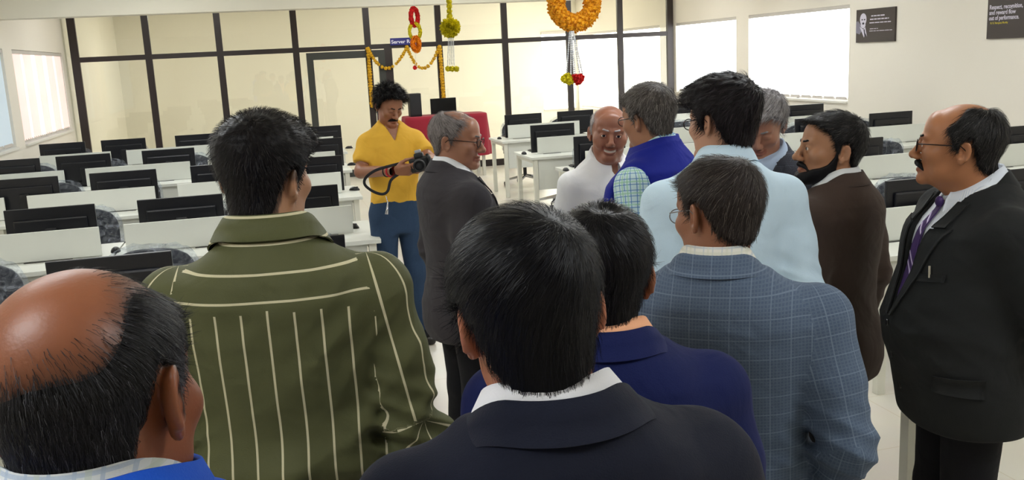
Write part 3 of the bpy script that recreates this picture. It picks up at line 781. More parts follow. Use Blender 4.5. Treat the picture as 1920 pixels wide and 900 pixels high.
def mesh_from(name, V, F, attrs=None):
    me = bpy.data.meshes.new(name)
    me.vertices.add(len(V)); me.vertices.foreach_set('co', np.ascontiguousarray(V, f32).ravel())
    me.loops.add(F.size); me.loops.foreach_set('vertex_index', F.ravel().astype(np.int32))
    me.polygons.add(len(F)); me.polygons.foreach_set('loop_start', (np.arange(len(F))*F.shape[1]).astype(np.int32))
    me.polygons.foreach_set('use_smooth', np.ones(len(F), bool))
    me.update(calc_edges=True)
    for k, a in (attrs or {}).items():
        a = np.asarray(a, f32)
        if a.ndim == 1:
            at = me.attributes.new(k, 'FLOAT', 'POINT'); at.data.foreach_set('value', a)
        else:
            at = me.attributes.new(k, 'FLOAT_VECTOR', 'POINT' if len(a) == len(V) else 'CORNER'); at.data.foreach_set('vector', a.ravel())
    return me
_nd = RNG.normal(size=(24, 3)); _nd /= np.linalg.norm(_nd, axis=1)[:, None]; _np = RNG.uniform(0, 6.28, 24)
def wnoise(P, freq, seed=0, stretch=(1, 1, 1)):
    q = P*np.asarray(stretch, f32); s = 0
    for k in range(5):
        i = (seed*5+k) % 24
        s = s+np.sin(q@(_nd[i]*freq*(0.7+0.25*k)).astype(f32)+_np[i])
    return s/5
def rot_h(yaw, pitch, roll):
    """yaw: turn to own right; pitch: look down; roll: tilt to own right shoulder (degrees)"""
    y, p, r = [math.radians(a) for a in (yaw, pitch, roll)]
    Rz = np.array([[math.cos(y), math.sin(y), 0], [-math.sin(y), math.cos(y), 0], [0, 0, 1]])
    Rx = np.array([[1, 0, 0], [0, math.cos(p), math.sin(p)], [0, -math.sin(p), math.cos(p)]])
    Ry = np.array([[math.cos(r), 0, math.sin(r)], [0, 1, 0], [-math.sin(r), 0, math.cos(r)]])
    return Rz@Rx@Ry

# ------------------------------------------------------------------ head
def head_base(P, sp):
    fw = sp.get('face_w', 1.0); ch = sp.get('cheek', 0.0); jw = sp.get('jaw', 1.0)
    d = ell(P, (0, -0.014, 0.034), (0.0765, 0.098, 0.082))
    d = smin(d, ell(P, (0, 0.026, -0.022), (0.0625*fw, 0.064, 0.082)), 0.03)
    d = smin(d, ell(P, (0, 0.028, -0.072), (0.056*fw*jw, 0.052, 0.040)), 0.03)
    d = smin(d, cone(P, (-0.013, 0.081, -0.097), (0.013, 0.081, -0.097), 0.017, 0.017), 0.022)
    d = smin(d, ell(P, (0, 0.062, 0.045), (0.055*fw, 0.026, 0.045)), 0.02)
    for s in (-1, 1):
        d = smin(d, ell(P, (s*0.043*fw, 0.058, -0.022), (0.024+ch, 0.024+ch, 0.022+ch)), 0.022)
        if sp.get('smile'): d = smin(d, ell(P, (s*0.037*fw, 0.074, -0.042), (0.017, 0.016, 0.016)), 0.014)
    return d
def head_full(P, sp, nb):
    d = head_base(P, sp)
    # brow, nose, sockets, lids, lips
    fw = sp.get('face_w', 1.0)
    A = P.copy(); A[:, 0] = np.abs(A[:, 0])
    d = smin(d, cone(A, (0.008, 0.089, 0.020), (0.044*fw, 0.076, 0.022), 0.008, 0.006), 0.014)
    d = smax(d, -ell(A, (0.0315, 0.103, 0.001), (0.020, 0.016, 0.0115)), 0.012)
    d = smin(d, cone(P, (0, 0.090, 0.010), (0, 0.111, -0.029), 0.0075, 0.0115), 0.012)
    d = smin(d, ell(P, (0, 0.112, -0.033), (0.0125, 0.012, 0.0105)), 0.008)
    d = smin(d, ell(A, (0.0125, 0.1005, -0.0365), (0.0085, 0.011, 0.0085)), 0.007)
    d = smax(d, -ell(A, (0.0065, 0.108, -0.0455), (0.0035, 0.006, 0.005)), 0.004)
    e = ell(A, (0.0315, 0.0785, 0.001), (0.0158, 0.0148, 0.0148))
    op = sp.get('eye_open', 0.0042)
    e = smax(e, -ell(A, (0.0315, 0.098, 0.000), (0.0132, 0.02, op)), 0.002)
    d = smin(d, e, 0.004)
    sm = sp.get('smile', 0)
    x = np.abs(P[:, 0]); zc = -0.0665+sm*0.010*(x/0.028)**2; yc = 0.0955-0.30*x*x/0.028-0.0
    lw = 0.024+0.008*sm
    fade = sstep(lw, lw-0.010, x)
    up = np.sqrt(((P[:, 1]-(yc-0.001))/1.1)**2+(P[:, 2]-(zc+0.0055))**2)-0.0062*fade
    lo = np.sqrt(((P[:, 1]-(yc-0.002))/1.1)**2+(P[:, 2]-(zc-0.0065))**2)-0.0074*fade
    inr = x < lw+0.004
    d = np.where(inr, smin(d, np.minimum(up, lo)+np.where(fade <= 0, 0.02, 0), 0.006), d)
    mo = np.sqrt(((P[:, 1]-(yc+0.006))/2.2)**2+(P[:, 2]-zc)**2)-(0.0012+0.0052*sm)*fade
    d = np.where(inr, smax(d, -mo, 0.003), d)
    # ears
    er = sp.get('ear', 1.0)*0.86
    E = A-np.array([0.0715, -0.014, -0.010], f32)
    ca, sa = math.cos(0.34), math.sin(0.34)
    ex = E[:, 0]*ca+E[:, 1]*sa; ey = -E[:, 0]*sa+E[:, 1]*ca          # leans away from the skull at the back
    ca, sa = math.cos(0.18), math.sin(0.18)
    ey, ez = ey*ca+E[:, 2]*sa, -ey*sa+E[:, 2]*ca
    Q = np.stack([ex, ey+0.010, ez], 1)/er
    disc = ell(Q, (0.004, 0, 0.002), (0.0085, 0.0195, 0.033))
    rim = np.abs(np.sqrt((Q[:, 1]/0.0185)**2+((Q[:, 2]-0.002)/0.0315)**2)-1)*0.019
    rim = np.sqrt(rim**2+(Q[:, 0]-0.009)**2)-0.0038
    ear = smin(disc, np.where(Q[:, 2] > -0.022, rim, 1), 0.004)
    ear = smax(ear, -ell(Q, (0.012, 0.003, 0.000), (0.008, 0.0115, 0.019)), 0.004)
    ear = smin(ear, ell(Q, (0.006, 0.012, -0.004), (0.006, 0.005, 0.009)), 0.004)
    ear = smin(ear, ell(Q, (0.005, 0.002, -0.027), (0.006, 0.009, 0.010)), 0.005)
    d = smin(d, ear*er, 0.006)
    # neck
    nr = sp.get('neck', 1.0)
    d = smin(d, cone(P, (0, -0.026, -0.045), nb, 0.054*nr, 0.060*nr), 0.028)
    d = smin(d, cone(P, (0, 0.028, -0.10), (nb[0], nb[1]+0.035, nb[2]), 0.020, 0.026*nr), 0.03)
    if sp.get('jowl'): d = smin(d, ell(P, (0, 0.035, -0.108), (0.042, 0.040, 0.022)), 0.03)
    return d
LINE = {  # hairline: azimuth (0 front .. 180 nape) -> lowest height of the hair
 'short': [(0, .083), (30, .080), (50, .058), (64, .045), (72, .020), (80, -.012), (87, -.012), (91, .020), (108, .024), (118, -.008), (132, -.050), (160, -.070), (180, -.074)],
 'low':   [(0, .066), (30, .062), (50, .044), (64, .030), (72, .005), (80, -.030), (87, -.030), (91, .018), (108, .022), (118, -.015), (132, -.058), (160, -.080), (180, -.084)],
 'nape':  [(0, .066), (30, .062), (50, .044), (64, .030), (72, .005), (80, -.030), (87, -.030), (91, .018), (108, .022), (118, -.020), (132, -.068), (160, -.098), (180, -.103)],
 'recede': [(0, .098), (28, .096), (42, .082), (58, .060), (70, .032), (80, -.012), (87, -.012), (91, .020), (108, .024), (118, -.008), (132, -.052), (160, -.072), (180, -.074)],
}
def hair_mask(P, hs):
    az = np.degrees(np.arctan2(np.abs(P[:, 0]), P[:, 1]+0.012)); L = LINE[hs.get('line', 'short')]
    zl = np.interp(az, [a for a, _ in L], [b for _, b in L])
    zl = zl+0.004*np.sin(az*0.7+P[:, 0]*60)
    m = sstep(-0.006, 0.010, P[:, 2]-zl)
    for (bx, by, bz, r0, r1, amt) in hs.get('bald', []):
        c = V3(0, -0.014, 0.03); dv = P-c; dv = dv/np.linalg.norm(dv, axis=1)[:, None]
        bd = V3(bx, by, bz); bd = bd/np.linalg.norm(bd)
        dv2 = dv.copy(); ang = np.degrees(np.arccos(np.clip(dv2@bd, -1, 1)))
        ang = ang+5*np.sin(P[:, 0]*55+1)*np.sin(P[:, 1]*47)
        m = m*(1-amt*(1-sstep(r0, r1, ang)))
    return m
def hair_sdf(P, sp):
    hs = sp['hair']; d = head_base(P, sp); m = hair_mask(P, hs)
    nr_ = sp.get('neck', 1.0); d = smin(d, cone(P, (0, -0.026, -0.045), sp.get('_nb', (0, -0.036, -0.16)), 0.054*nr_, 0.060*nr_), 0.028)
    upf = sstep(0.01, 0.095, P[:, 2])
    t = hs['side']+(hs['top']-hs['side'])*upf
    if 'front' in hs: t = t+hs['front']*sstep(0.0, 0.09, P[:, 1])*upf
    fade = hs.get('fade', 0)
    if fade: t = t*(1-fade*sstep(0.03, -0.05, P[:, 2]))
    wv = hs.get('wave', 0.12)
    t = t*(1+wv*wnoise(P, 95, hs.get('seed', 0), (1.0, 1.0, .6))+wv*0.8*wnoise(P, 240, hs.get('seed', 0)+1))
    d = d-(t*m-0.010*(1-m))
    A = P.copy(); A[:, 0] = np.abs(A[:, 0])
    if sp.get('brow', True):
        b_ = np.minimum(cone(A, (0.014, 0.0960, 0.0225), (0.034, 0.0900, 0.0265), 0.0044, 0.0044), cone(A, (0.034, 0.0900, 0.0265), (0.050, 0.072, 0.0205), 0.0042, 0.002))
        d = np.minimum(d, b_)
    if sp.get('eye_open', 1) < 0.0025: d = np.minimum(d, cone(A, (0.0205, 0.0905, -0.0045), (0.0425, 0.0865, -0.0045), 0.0019, 0.0015))
    if sp.get('moustache'):
        w_ = sp['moustache']
        mz = cone(A, (0.004, 0.0985, -0.0535), (0.024*w_, 0.0895, -0.0590), 0.0095, 0.0082)
        mz = np.minimum(mz, cone(A, (0.024*w_, 0.0895, -0.0590), (0.036*w_, 0.077, -0.072), 0.0072, 0.0035))
        d = np.minimum(d, mz+0.0012*wnoise(P, 600, 3))
    if sp.get('beard'):
        hb = head_base(P, sp); x = np.abs(P[:, 0])
        az = np.degrees(np.arctan2(x, P[:, 1]+0.012))
        top = np.interp(az, [0, 18, 30, 45, 60, 75, 84, 90], [-.082, -.074, -.064, -.058, -.046, -.020, .02, .02])
        mk = sstep(0.006, -0.008, P[:, 2]-top)*sstep(-0.150, -0.125, P[:, 2])*sstep(92, 84, az)
        d = np.minimum(d, hb-(0.0085*mk-0.012*(1-mk))+0.0012*wnoise(P, 500, 2))
    return d
def ribbons(roots, nrm, field, length, seg, width, lift, sdf, rng, grav=0.0):
    n = len(roots); P = roots.copy(); pts = [P.copy()]
    L = (length*rng.uniform(0.6, 1.25, n)).astype(f32)[:, None]/seg
    d0 = 0.0
    N = nrm.copy()
    for i in range(seg):
        t = field(P)+rng.normal(0, 0.15, (n, 3))
        t = t-N*(t*N).sum(1)[:, None]*0.9
        t /= np.linalg.norm(t, axis=1)[:, None]+1e-9
        P = P+(t+N*lift*(1 if i < seg-1 else 0.6)-np.array([0, 0, grav]))*L
        d = sdf(P.astype(f32))
        P = P+N*np.clip(0.0012+lift*0.004*(i+1)-d, 0, 0.02)[:, None]-N*np.clip(d-0.004-lift*0.02, 0, 0.006)[:, None]*0.6
        pts.append(P.copy())
    pts = np.stack(pts, 1)
    tang = pts[:, -1]-pts[:, 0]
    side = np.cross(tang, nrm); side /= np.linalg.norm(side, axis=1)[:, None]+1e-9
    side += 0.5*nrm*rng.uniform(-1, 1, n)[:, None]
    w = (width*rng.uniform(0.6, 1.2, n))[:, None, None]*np.linspace(1, 0.25, seg+1)[None, :, None]
    Lf = pts-side[:, None]*w/2; Rt = pts+side[:, None]*w/2
    V = np.stack([Lf, Rt], 2).reshape(n, (seg+1)*2, 3)
    k = np.arange(seg)*2
    f = np.stack([k, k+1, k+3, k+2], 1)
    F = (f[None]+(np.arange(n)*(seg+1)*2)[:, None, None]).reshape(-1, 4)
    return V.reshape(-1, 3), F, n, (seg+1)*2
def grad(sdf, P, e=0.002):
    g = np.stack([sdf((P+np.eye(3, dtype=f32)[k]*e).astype(f32))-sdf((P-np.eye(3, dtype=f32)[k]*e).astype(f32)) for k in range(3)], 1)
    return g/(np.linalg.norm(g, axis=1)[:, None]+1e-9)

# ------------------------------------------------------------------ shaders for skin, hair and cloth
def skin_mat(name, base, lip=(0.55, 0.42, 0.42), rough=0.42, root=(0.01, 0.01, 0.01, 1)):
    m = bpy.data.materials.new(name); m.use_nodes = True; nt = m.node_tree; b = nt.nodes['Principled BSDF']
    tc = nt.nodes.new('ShaderNodeTexCoord'); n = nt.nodes.new('ShaderNodeTexNoise'); n.inputs['Scale'].default_value = 14; n.inputs['Detail'].default_value = 6
    nt.links.new(tc.outputs['Object'], n.inputs['Vector'])
    mx = nt.nodes.new('ShaderNodeMix'); mx.data_type = 'RGBA'
    mx.inputs[6].default_value = (base[0]*0.86, base[1]*0.82, base[2]*0.80, 1); mx.inputs[7].default_value = (base[0]*1.12, base[1]*1.12, base[2]*1.12, 1)
    nt.links.new(n.outputs['Fac'], mx.inputs[0])
    at = nt.nodes.new('ShaderNodeAttribute'); at.attribute_name = 'tint'
    m2 = nt.nodes.new('ShaderNodeMix'); m2.data_type = 'RGBA'; m2.blend_type = 'MIX'
    m2.inputs[7].default_value = (base[0]*lip[0]*1.25, base[1]*lip[1], base[2]*lip[2], 1)
    nt.links.new(at.outputs['Fac'], m2.inputs[0]); nt.links.new(mx.outputs[2], m2.inputs[6])
    at2 = nt.nodes.new('ShaderNodeAttribute'); at2.attribute_name = 'scalp'
    m3 = nt.nodes.new('ShaderNodeMix'); m3.data_type = 'RGBA'; m3.inputs[7].default_value = root
    nt.links.new(at2.outputs['Fac'], m3.inputs[0]); nt.links.new(m2.outputs[2], m3.inputs[6]); nt.links.new(m3.outputs[2], b.inputs['Base Color'])
    b.inputs['Roughness'].default_value = rough
    b.inputs['Subsurface Weight'].default_value = 0.08; b.inputs['Subsurface Radius'].default_value = (0.012, 0.004, 0.002)
    b.inputs['Subsurface Scale'].default_value = 0.5
    bp = nt.nodes.new('ShaderNodeBump'); bp.inputs['Strength'].default_value = 0.12; bp.inputs['Distance'].default_value = 0.002
    n3 = nt.nodes.new('ShaderNodeTexNoise'); n3.inputs['Scale'].default_value = 260
    nt.links.new(tc.outputs['Object'], n3.inputs['Vector']); nt.links.new(n3.outputs['Fac'], bp.inputs['Height']); nt.links.new(bp.outputs['Normal'], b.inputs['Normal'])
    return m
def hair_mat(name, dark, light, rough=0.38):
    m = bpy.data.materials.new(name); m.use_nodes = True; nt = m.node_tree; b = nt.nodes['Principled BSDF']
    at = nt.nodes.new('ShaderNodeAttribute'); at.attribute_name = 'grey'
    mx = nt.nodes.new('ShaderNodeMix'); mx.data_type = 'RGBA'; mx.inputs[6].default_value = dark; mx.inputs[7].default_value = light
    nt.links.new(at.outputs['Fac'], mx.inputs[0]); nt.links.new(mx.outputs[2], b.inputs['Base Color'])
    b.inputs['Roughness'].default_value = rough+.06; b.inputs['Specular IOR Level'].default_value = 0.18
    return m
def cloth_mat(name, base, kind='plain', c2=None, c3=None, rough=0.85, sheen=0.02, weave=0.25, wrinkle=0.30):
    """pattern coordinates come from the 'fab' attribute: x around the body, y down the cloth, z = 1 on a yoke"""
    m = bpy.data.materials.new(name); m.use_nodes = True; nt = m.node_tree; b = nt.nodes['Principled BSDF']; L = nt.links.new
    def N(t, **k):
        n = nt.nodes.new(t)
        for a, v in k.items(): setattr(n, a, v)
        return n
    def math_(op, a, v=None, v2=None):
        n = N('ShaderNodeMath', operation=op)
        if hasattr(a, 'is_output'): L(a, n.inputs[0])
        else: n.inputs[0].default_value = a
        for i, q in ((1, v), (2, v2)):
            if q is None: continue
            if hasattr(q, 'is_output'): L(q, n.inputs[i])
            else: n.inputs[i].default_value = q
        return n.outputs[0]
    def mixc(f, a, c):
        n = N('ShaderNodeMix', data_type='RGBA')
        L(f, n.inputs[0])
        for i, q in ((6, a), (7, c)):
            if hasattr(q, 'is_output'): L(q, n.inputs[i])
            else: n.inputs[i].default_value = q
        return n.outputs[2]
    at = N('ShaderNodeAttribute'); at.attribute_name = 'fab'; sp = N('ShaderNodeSeparateXYZ'); L(at.outputs['Vector'], sp.inputs[0])
    u, v, yk = sp.outputs[0], sp.outputs[1], sp.outputs[2]
    tc = N('ShaderNodeTexCoord')
    nz = N('ShaderNodeTexNoise'); nz.inputs['Scale'].default_value = 5; nz.inputs['Detail'].default_value = 4; L(tc.outputs['Object'], nz.inputs['Vector'])
    col = mixc(nz.outputs['Fac'], tuple(x*0.88 for x in base[:3])+(1,), tuple(min(1, x*1.1) for x in base[:3])+(1,))
    def stripe(coord, period, width, off=0.0):
        p = math_('PINGPONG', math_('ADD', coord, off+50*period), period/2)
        return math_('LESS_THAN', p, width/2)
    if kind == 'stripe':
        cu = N('ShaderNodeMix', data_type='FLOAT'); L(yk, cu.inputs[0]); L(u, cu.inputs[2]); L(v, cu.inputs[3])
        col = mixc(stripe(cu.outputs[0], 0.049, 0.0044), col, c2)
    if kind == 'check':
        col = mixc(math_('MULTIPLY', stripe(u, 0.020, 0.0032), .8), col, c2); col = mixc(math_('MULTIPLY', stripe(v, 0.020, 0.0032), .8), col, c2)
        col = mixc(math_('MULTIPLY', stripe(u, 0.040, 0.005, 0.010), .6), col, c3); col = mixc(math_('MULTIPLY', stripe(v, 0.040, 0.005, 0.010), .6), col, c3)
    if kind == 'plaid':
        n2 = N('ShaderNodeTexNoise'); n2.inputs['Scale'].default_value = 160; n2.inputs['Detail'].default_value = 2; L(tc.outputs['Object'], n2.inputs['Vector'])
        col = mixc(math_('MULTIPLY', n2.outputs['Fac'], 0.75), col, c3)
        f = math_('MULTIPLY', math_('MAXIMUM', stripe(u, 0.042, 0.0024), stripe(v, 0.042, 0.0024)), 0.17)
        col = mixc(f, col, c2)
        f = math_('MULTIPLY', math_('MAXIMUM', stripe(u, 0.007, 0.0025), stripe(v, 0.007, 0.0025)), 0.08)
        col = mixc(f, col, c2)
    if kind == 'heather':
        n2 = N('ShaderNodeTexNoise'); n2.inputs['Scale'].default_value = 300; n2.inputs['Detail'].default_value = 2; L(tc.outputs['Object'], n2.inputs['Vector'])
        col = mixc(math_('MULTIPLY', n2.outputs['Fac'], 0.5), col, c2)
    if kind == 'finestripe':
        col = mixc(math_('MULTIPLY', stripe(u, 0.012, 0.004), 0.6), col, c2)
    L(col, b.inputs['Base Color']); b.inputs['Roughness'].default_value = rough; b.inputs['Sheen Weight'].default_value = sheen
    b.inputs['Specular IOR Level'].default_value = 0.25
    n4 = N('ShaderNodeTexNoise'); n4.inputs['Scale'].default_value = 420; n4.inputs['Detail'].default_value = 1; L(tc.outputs['Object'], n4.inputs['Vector'])
    bp = N('ShaderNodeBump'); bp.inputs['Strength'].default_value = weave; bp.inputs['Distance'].default_value = 0.002
    L(n4.outputs['Fac'], bp.inputs['Height'])
    n5 = N('ShaderNodeTexNoise'); n5.inputs['Scale'].default_value = 7.0; n5.inputs['Detail'].default_value = 2.5; n5.inputs['Distortion'].default_value = 1.0; L(tc.outputs['Object'], n5.inputs['Vector'])
    bp2 = N('ShaderNodeBump'); bp2.inputs['Strength'].default_value = wrinkle; bp2.inputs['Distance'].default_value = 0.035
    L(n5.outputs['Fac'], bp2.inputs['Height']); L(bp2.outputs['Normal'], bp.inputs['Normal']); L(bp.outputs['Normal'], b.inputs['Normal'])
    return m

# ------------------------------------------------------------------ body and clothes (unit figure 1.72 m tall)
TZ = np.array([.74, .82, .90, .98, 1.06, 1.14, 1.22, 1.30, 1.36, 1.40, 1.43, 1.455, 1.48, 1.52])
TRX = np.array([.150, .166, .172, .166, .164, .168, .176, .184, .182, .166, .138, .106, .078, .060])
TRY = np.array([.105, .118, .122, .116, .114, .118, .124, .126, .122, .114, .104, .090, .074, .060])
TCY = np.array([.0, -.005, -.005, .0, .005, .005, .0, -.005, -.012, -.016, -.018, -.018, -.016, -.012])
class Body:
    def __init__(s, sp):
        s.sp = sp; w = sp.get('build', 1.0); bl = sp.get('belly', 0.0)
        bump = np.exp(-((TZ-1.04)/0.13)**2)
        top = sstep(1.44, 1.38, TZ)
        s.rx = TRX*(1+(w-1)*top)+bl*0.35*bump
        s.ry = TRY*(1+(w-1)*top)+bl*0.5*bump; s.cy = TCY+bl*0.42*bump
        s.sh = 0.178*w*sp.get('shoulder', 1.0)
        A = sp.get('arms') or {}
        s.arms = []
        for side in (-1, 1):
            a = A.get(side) or A.get('both') or 'down'
            S = np.array([side*s.sh, -0.012, 1.354])
            if isinstance(a, str):
                if a == 'down': E, W = (side*(s.sh+.050), -.045, 1.10), (side*(s.sh+.052), .03, .855)
                elif a == 'back': E, W = (side*(s.sh+.055), -.125, 1.115), (side*.045, -.20, .965)
                elif a == 'front': E, W = (side*(s.sh+.060), -.03, 1.10), (side*.06, .205, 1.02)
                elif a == 'bent': E, W = (side*(s.sh+.060), -.05, 1.10), (side*(s.sh-.02), .19, 1.02)
            else: E, W = a
            s.arms.append((side, S, np.array(E, float), np.array(W, float)))
        s.lean = sp.get('lean', 0.0); s.leanx = sp.get('leanx', 0.0)
    def warp(s, P):
        if not (s.lean or s.leanx): return P
        Q = P.copy(); t = np.clip(P[:, 2]-0.95, 0, None)
        Q[:, 1] -= s.lean*t; Q[:, 0] -= s.leanx*t; return Q
    def unwarp(s, V):
        Q = np.array(V, float); t = np.clip(Q[:, 2]-0.95, 0, None)
        Q[:, 1] += s.lean*t; Q[:, 0] += s.leanx*t; return Q
    def torso(s, P, off=0.0, z0=0.74, z1=1.50, flare=0.0, back_drop=0.0):
        z = P[:, 2]; zz_ = z+0.45*np.clip(P[:, 1], 0, .12)*sstep(1.28, 1.42, z)
        rx = np.interp(zz_, TZ, s.rx)+off; ry = np.interp(zz_, TZ, s.ry)+off; cy = np.interp(zz_, TZ, s.cy)
        if flare:
            f = flare*sstep(1.05, 0.78, z); rx = rx+f; ry = ry+f
        n = 2.3
        q = ((np.abs(P[:, 0])/rx)**n+(np.abs(P[:, 1]-cy)/ry)**n)**(1/n)
        d = (q-1)*np.minimum(rx, ry)
        top = z-(z1-back_drop*np.clip(P[:, 1]+0.02, -0.1, 0.1))
        return smax(smax(d, z0-z, 0.015), top, 0.012)
    def arm(s, P, i, r, frac=1.0):
        side, S, E, W = s.arms[i]
        S0 = S+np.array([-side*0.03, 0, -0.005])
        d = cone(P, S0, S, r[0]*1.02, r[0])
        d = smin(d, cone(P, S, (S+E)/2+np.array([side*0.004, 0, 0]), r[0], (r[0]+r[1])/2), 0.02)
        d = smin(d, cone(P, (S+E)/2, E, (r[0]+r[1])/2, r[1]), 0.02)
        if frac > 0.5:
            W2 = E+(W-E)*min(1.0, (frac-0.5)*2)
            d = smin(d, cone(P, E, W2, r[1], r[1]+(r[2]-r[1])*min(1.0, (frac-0.5)*2)), 0.018)
            dirv = (W2-E)/np.linalg.norm(W2-E); d = smax(d, (P-W2.astype(f32))@dirv.astype(f32), 0.006)
        else:
            M2 = S+(E-S)*frac*2; dirv = (E-S)/np.linalg.norm(E-S)
            d = smax(d, (P-M2.astype(f32))@dirv.astype(f32), 0.006)
        return d
    def folds(s, P, amp, seed):
        """cloth creases: soft ridges, strongest at the waist, the arm pits and the elbows"""
        z = P[:, 2]; wp = 1.6*wnoise(P, 9, seed)+0.8*wnoise(P, 21, seed+2); a = 0
        r_ = np.random.default_rng(seed+40)
        for kk in range(5):
            dv = np.array([r_.uniform(-.9, .9), r_.uniform(-.5, .5), r_.choice([-1, 1])*r_.uniform(.35, 1.0)]); dv = (dv/np.linalg.norm(dv)*r_.uniform(20, 44)).astype(f32)
            loc = sstep(-0.15, 0.55, wnoise(P, 7, seed+kk+3))
            a = a+loc*(0.62-np.abs(np.sin(P@dv+wp+kk)))
        a = a*0.75+0.5*wnoise(P, 24, seed, (1, 1, .5))
        k = 0.40+1.1*np.exp(-((z-1.03)/.10)**2)
        for (side, S, E, W) in s.arms:
            k = k+1.0*np.exp(-(((P-E.astype(f32))**2).sum(1)/.010))
            ap = np.array([S[0]-side*.02, S[1]-.05, S[2]-.13], f32)
            k = k+0.8*np.exp(-(((P-ap)**2).sum(1)/.006))
            el = ((P-E.astype(f32))**2).sum(1)
            a = a+1.0*(0.6-np.abs(np.sin(60*(z+0.45*P[:, 0]*side+0.25*P[:, 1]))))*np.exp(-el/.012)
        return -amp*k*a*sstep(1.50, 1.42, z)
    def fab(s, V, F=None, yoke=None):
        """pattern coordinates of unit-figure points; with faces: one value per face corner, so seams stay crisp"""
        P = s.warp(V.astype(f32)); Pc = P if F is None else P[F].mean(1)
        dt = s.torso(Pc); u = np.arctan2(P[:, 0], -(P[:, 1]+0.02))*0.165
        outs = [np.stack([np.where(P[:, 1] < 0.03, P[:, 0]*1.03, u), P[:, 2], np.zeros(len(P))], 1)]
        reg = np.zeros(len(Pc), int); best = dt-0.002
        for i, (side, S, E, W) in enumerate(s.arms):
            da = s.arm(Pc, i, (.066, .055, .045)); k = da < best; reg[k] = i+1; best = np.where(k, da, best)
            ax = E-S; L1 = np.linalg.norm(ax); ax = ax/L1; e1 = np.cross(ax, [0, 1, 0]); e1 /= np.linalg.norm(e1); e2 = np.cross(ax, e1)
            r = P-S.astype(f32); low = (r@ax.astype(f32)) > L1
            ax2 = W-E; ax2 = ax2/np.linalg.norm(ax2); f1 = e1-ax2*(e1@ax2); f1 /= np.linalg.norm(f1); f2 = np.cross(ax2, f1)
            r2 = P-E.astype(f32)
            ang = np.where(low, np.arctan2(r2@f2.astype(f32), r2@f1.astype(f32)), np.arctan2(r@e2.astype(f32), r@e1.astype(f32)))
            al = np.where(low, L1+r2@ax2.astype(f32), r@ax.astype(f32))
            outs.append(np.stack([ang*0.06+0.01, 1.38-al, np.zeros(len(P))], 1))
        O = np.stack(outs)
        if F is None: return O[reg, np.arange(len(P))]
        C_ = O[np.repeat(reg, F.shape[1]), F.ravel()].reshape(len(F), F.shape[1], 3)
        sp_ = C_[:, :, 0].max(1)-C_[:, :, 0].min(1) > 0.19
        C_[sp_, :, 0] = np.where(C_[sp_, :, 0] < 0, C_[sp_, :, 0]+0.377, C_[sp_, :, 0])
        if yoke is not None: C_[:, :, 2] = (yoke(V[F].mean(1))*(reg == 0))[:, None]
        return C_.reshape(-1, 3)
def legs_sdf(P, r=(.088, .066, .056), zlow=0.06, stance=0.0):
    d = None
    for s in (-1, 1):
        h, k, a = (s*.085, .0, .88), (s*(.095+stance*.5), .015, .49), (s*(.10+stance), -.02, .06)
        x = smin(cone(P, h, k, r[0], r[1]), cone(P, k, a, r[1], r[2]), 0.03)
        d = x if d is None else smin(d, x, 0.015)
    return smax(d, zlow-P[:, 2], 0.006)
def hand_caps(W, d, n, thumb, curl=0.5, size=1.0):
    """capsules of a hand: wrist W, pointing d, palm faces n, thumb on the side `thumb` (unit vectors)"""
    W, d, n, th = [np.array(a, float) for a in (W, d, n, thumb)]
    d /= np.linalg.norm(d); n -= d*(n@d); n /= np.linalg.norm(n); th = th-d*(th@d)-n*(th@n); th /= np.linalg.norm(th)
    C_ = []; k = size
    for j, (o, L1, ls) in enumerate(((0.030, .088, (.042, .026, .021)), (0.010, .092, (.046, .029, .022)), (-0.010, .088, (.042, .027, .021)), (-0.029, .080, (.033, .021, .019)))):
        a = W+th*o*0.55*k+d*0.012*k; kn = W+th*o*k+d*L1*k-n*0.003
        C_.append((a, kn, .0155*k, .0115*k))
        ang = 0; p = kn
        for q, l in enumerate(ls):
            ang += curl*(0.75, 0.95, 0.6)[q]
            e = p+(d*math.cos(ang)+n*math.sin(ang))*l*k
            C_.append((p, e, (.0100, .0090, .0082)[q]*k, (.0090, .0082, .0070)[q]*k)); p = e
    p0 = W+th*.022*k+d*.022*k; p1 = p0+(th*.55+d*.62+n*.35)*.042*k; p2 = p1+(th*.25+d*.85+n*.35)*.032*k; p3 = p2+(d*.9+n*.45-th*.05)*.025*k
    C_ += [(p0, p1, .0165*k, .0125*k), (p1, p2, .0118*k, .0100*k), (p2, p3, .0098*k, .0080*k)]
    return C_
def caps_sdf(P, caps, k=0.006):
    d = None
    for a, b, ra, rb in caps:
        x = cone(P, a, b, ra, rb); d = x if d is None else smin(d, x, k)
    return d
def solidify_grid(G, t, closed_u=False):
    """G: (nu, nv, 3) outer surface -> thin closed solid (verts, quads); thickness along the surface normal"""
    nu, nv, _ = G.shape
    du = np.gradient(G, axis=0); dv = np.gradient(G, axis=1); n = np.cross(du, dv); n /= np.linalg.norm(n, axis=2)[:, :, None]+1e-12
    V = np.concatenate([G.reshape(-1, 3), (G+n*t).reshape(-1, 3)]); M = nu*nv
    I = np.arange(M).reshape(nu, nv); F = []
    a = np.stack([I[:-1, :-1], I[1:, :-1], I[1:, 1:], I[:-1, 1:]], -1).reshape(-1, 4); F.append(a[:, ::-1]); F.append(a+M)
    for L_ in (I[0, :], I[-1, :][::-1], I[:, 0][::-1], I[:, -1]):
        F.append(np.stack([L_[:-1], L_[1:], L_[1:]+M, L_[:-1]+M], -1))
    return V, np.concatenate(F)
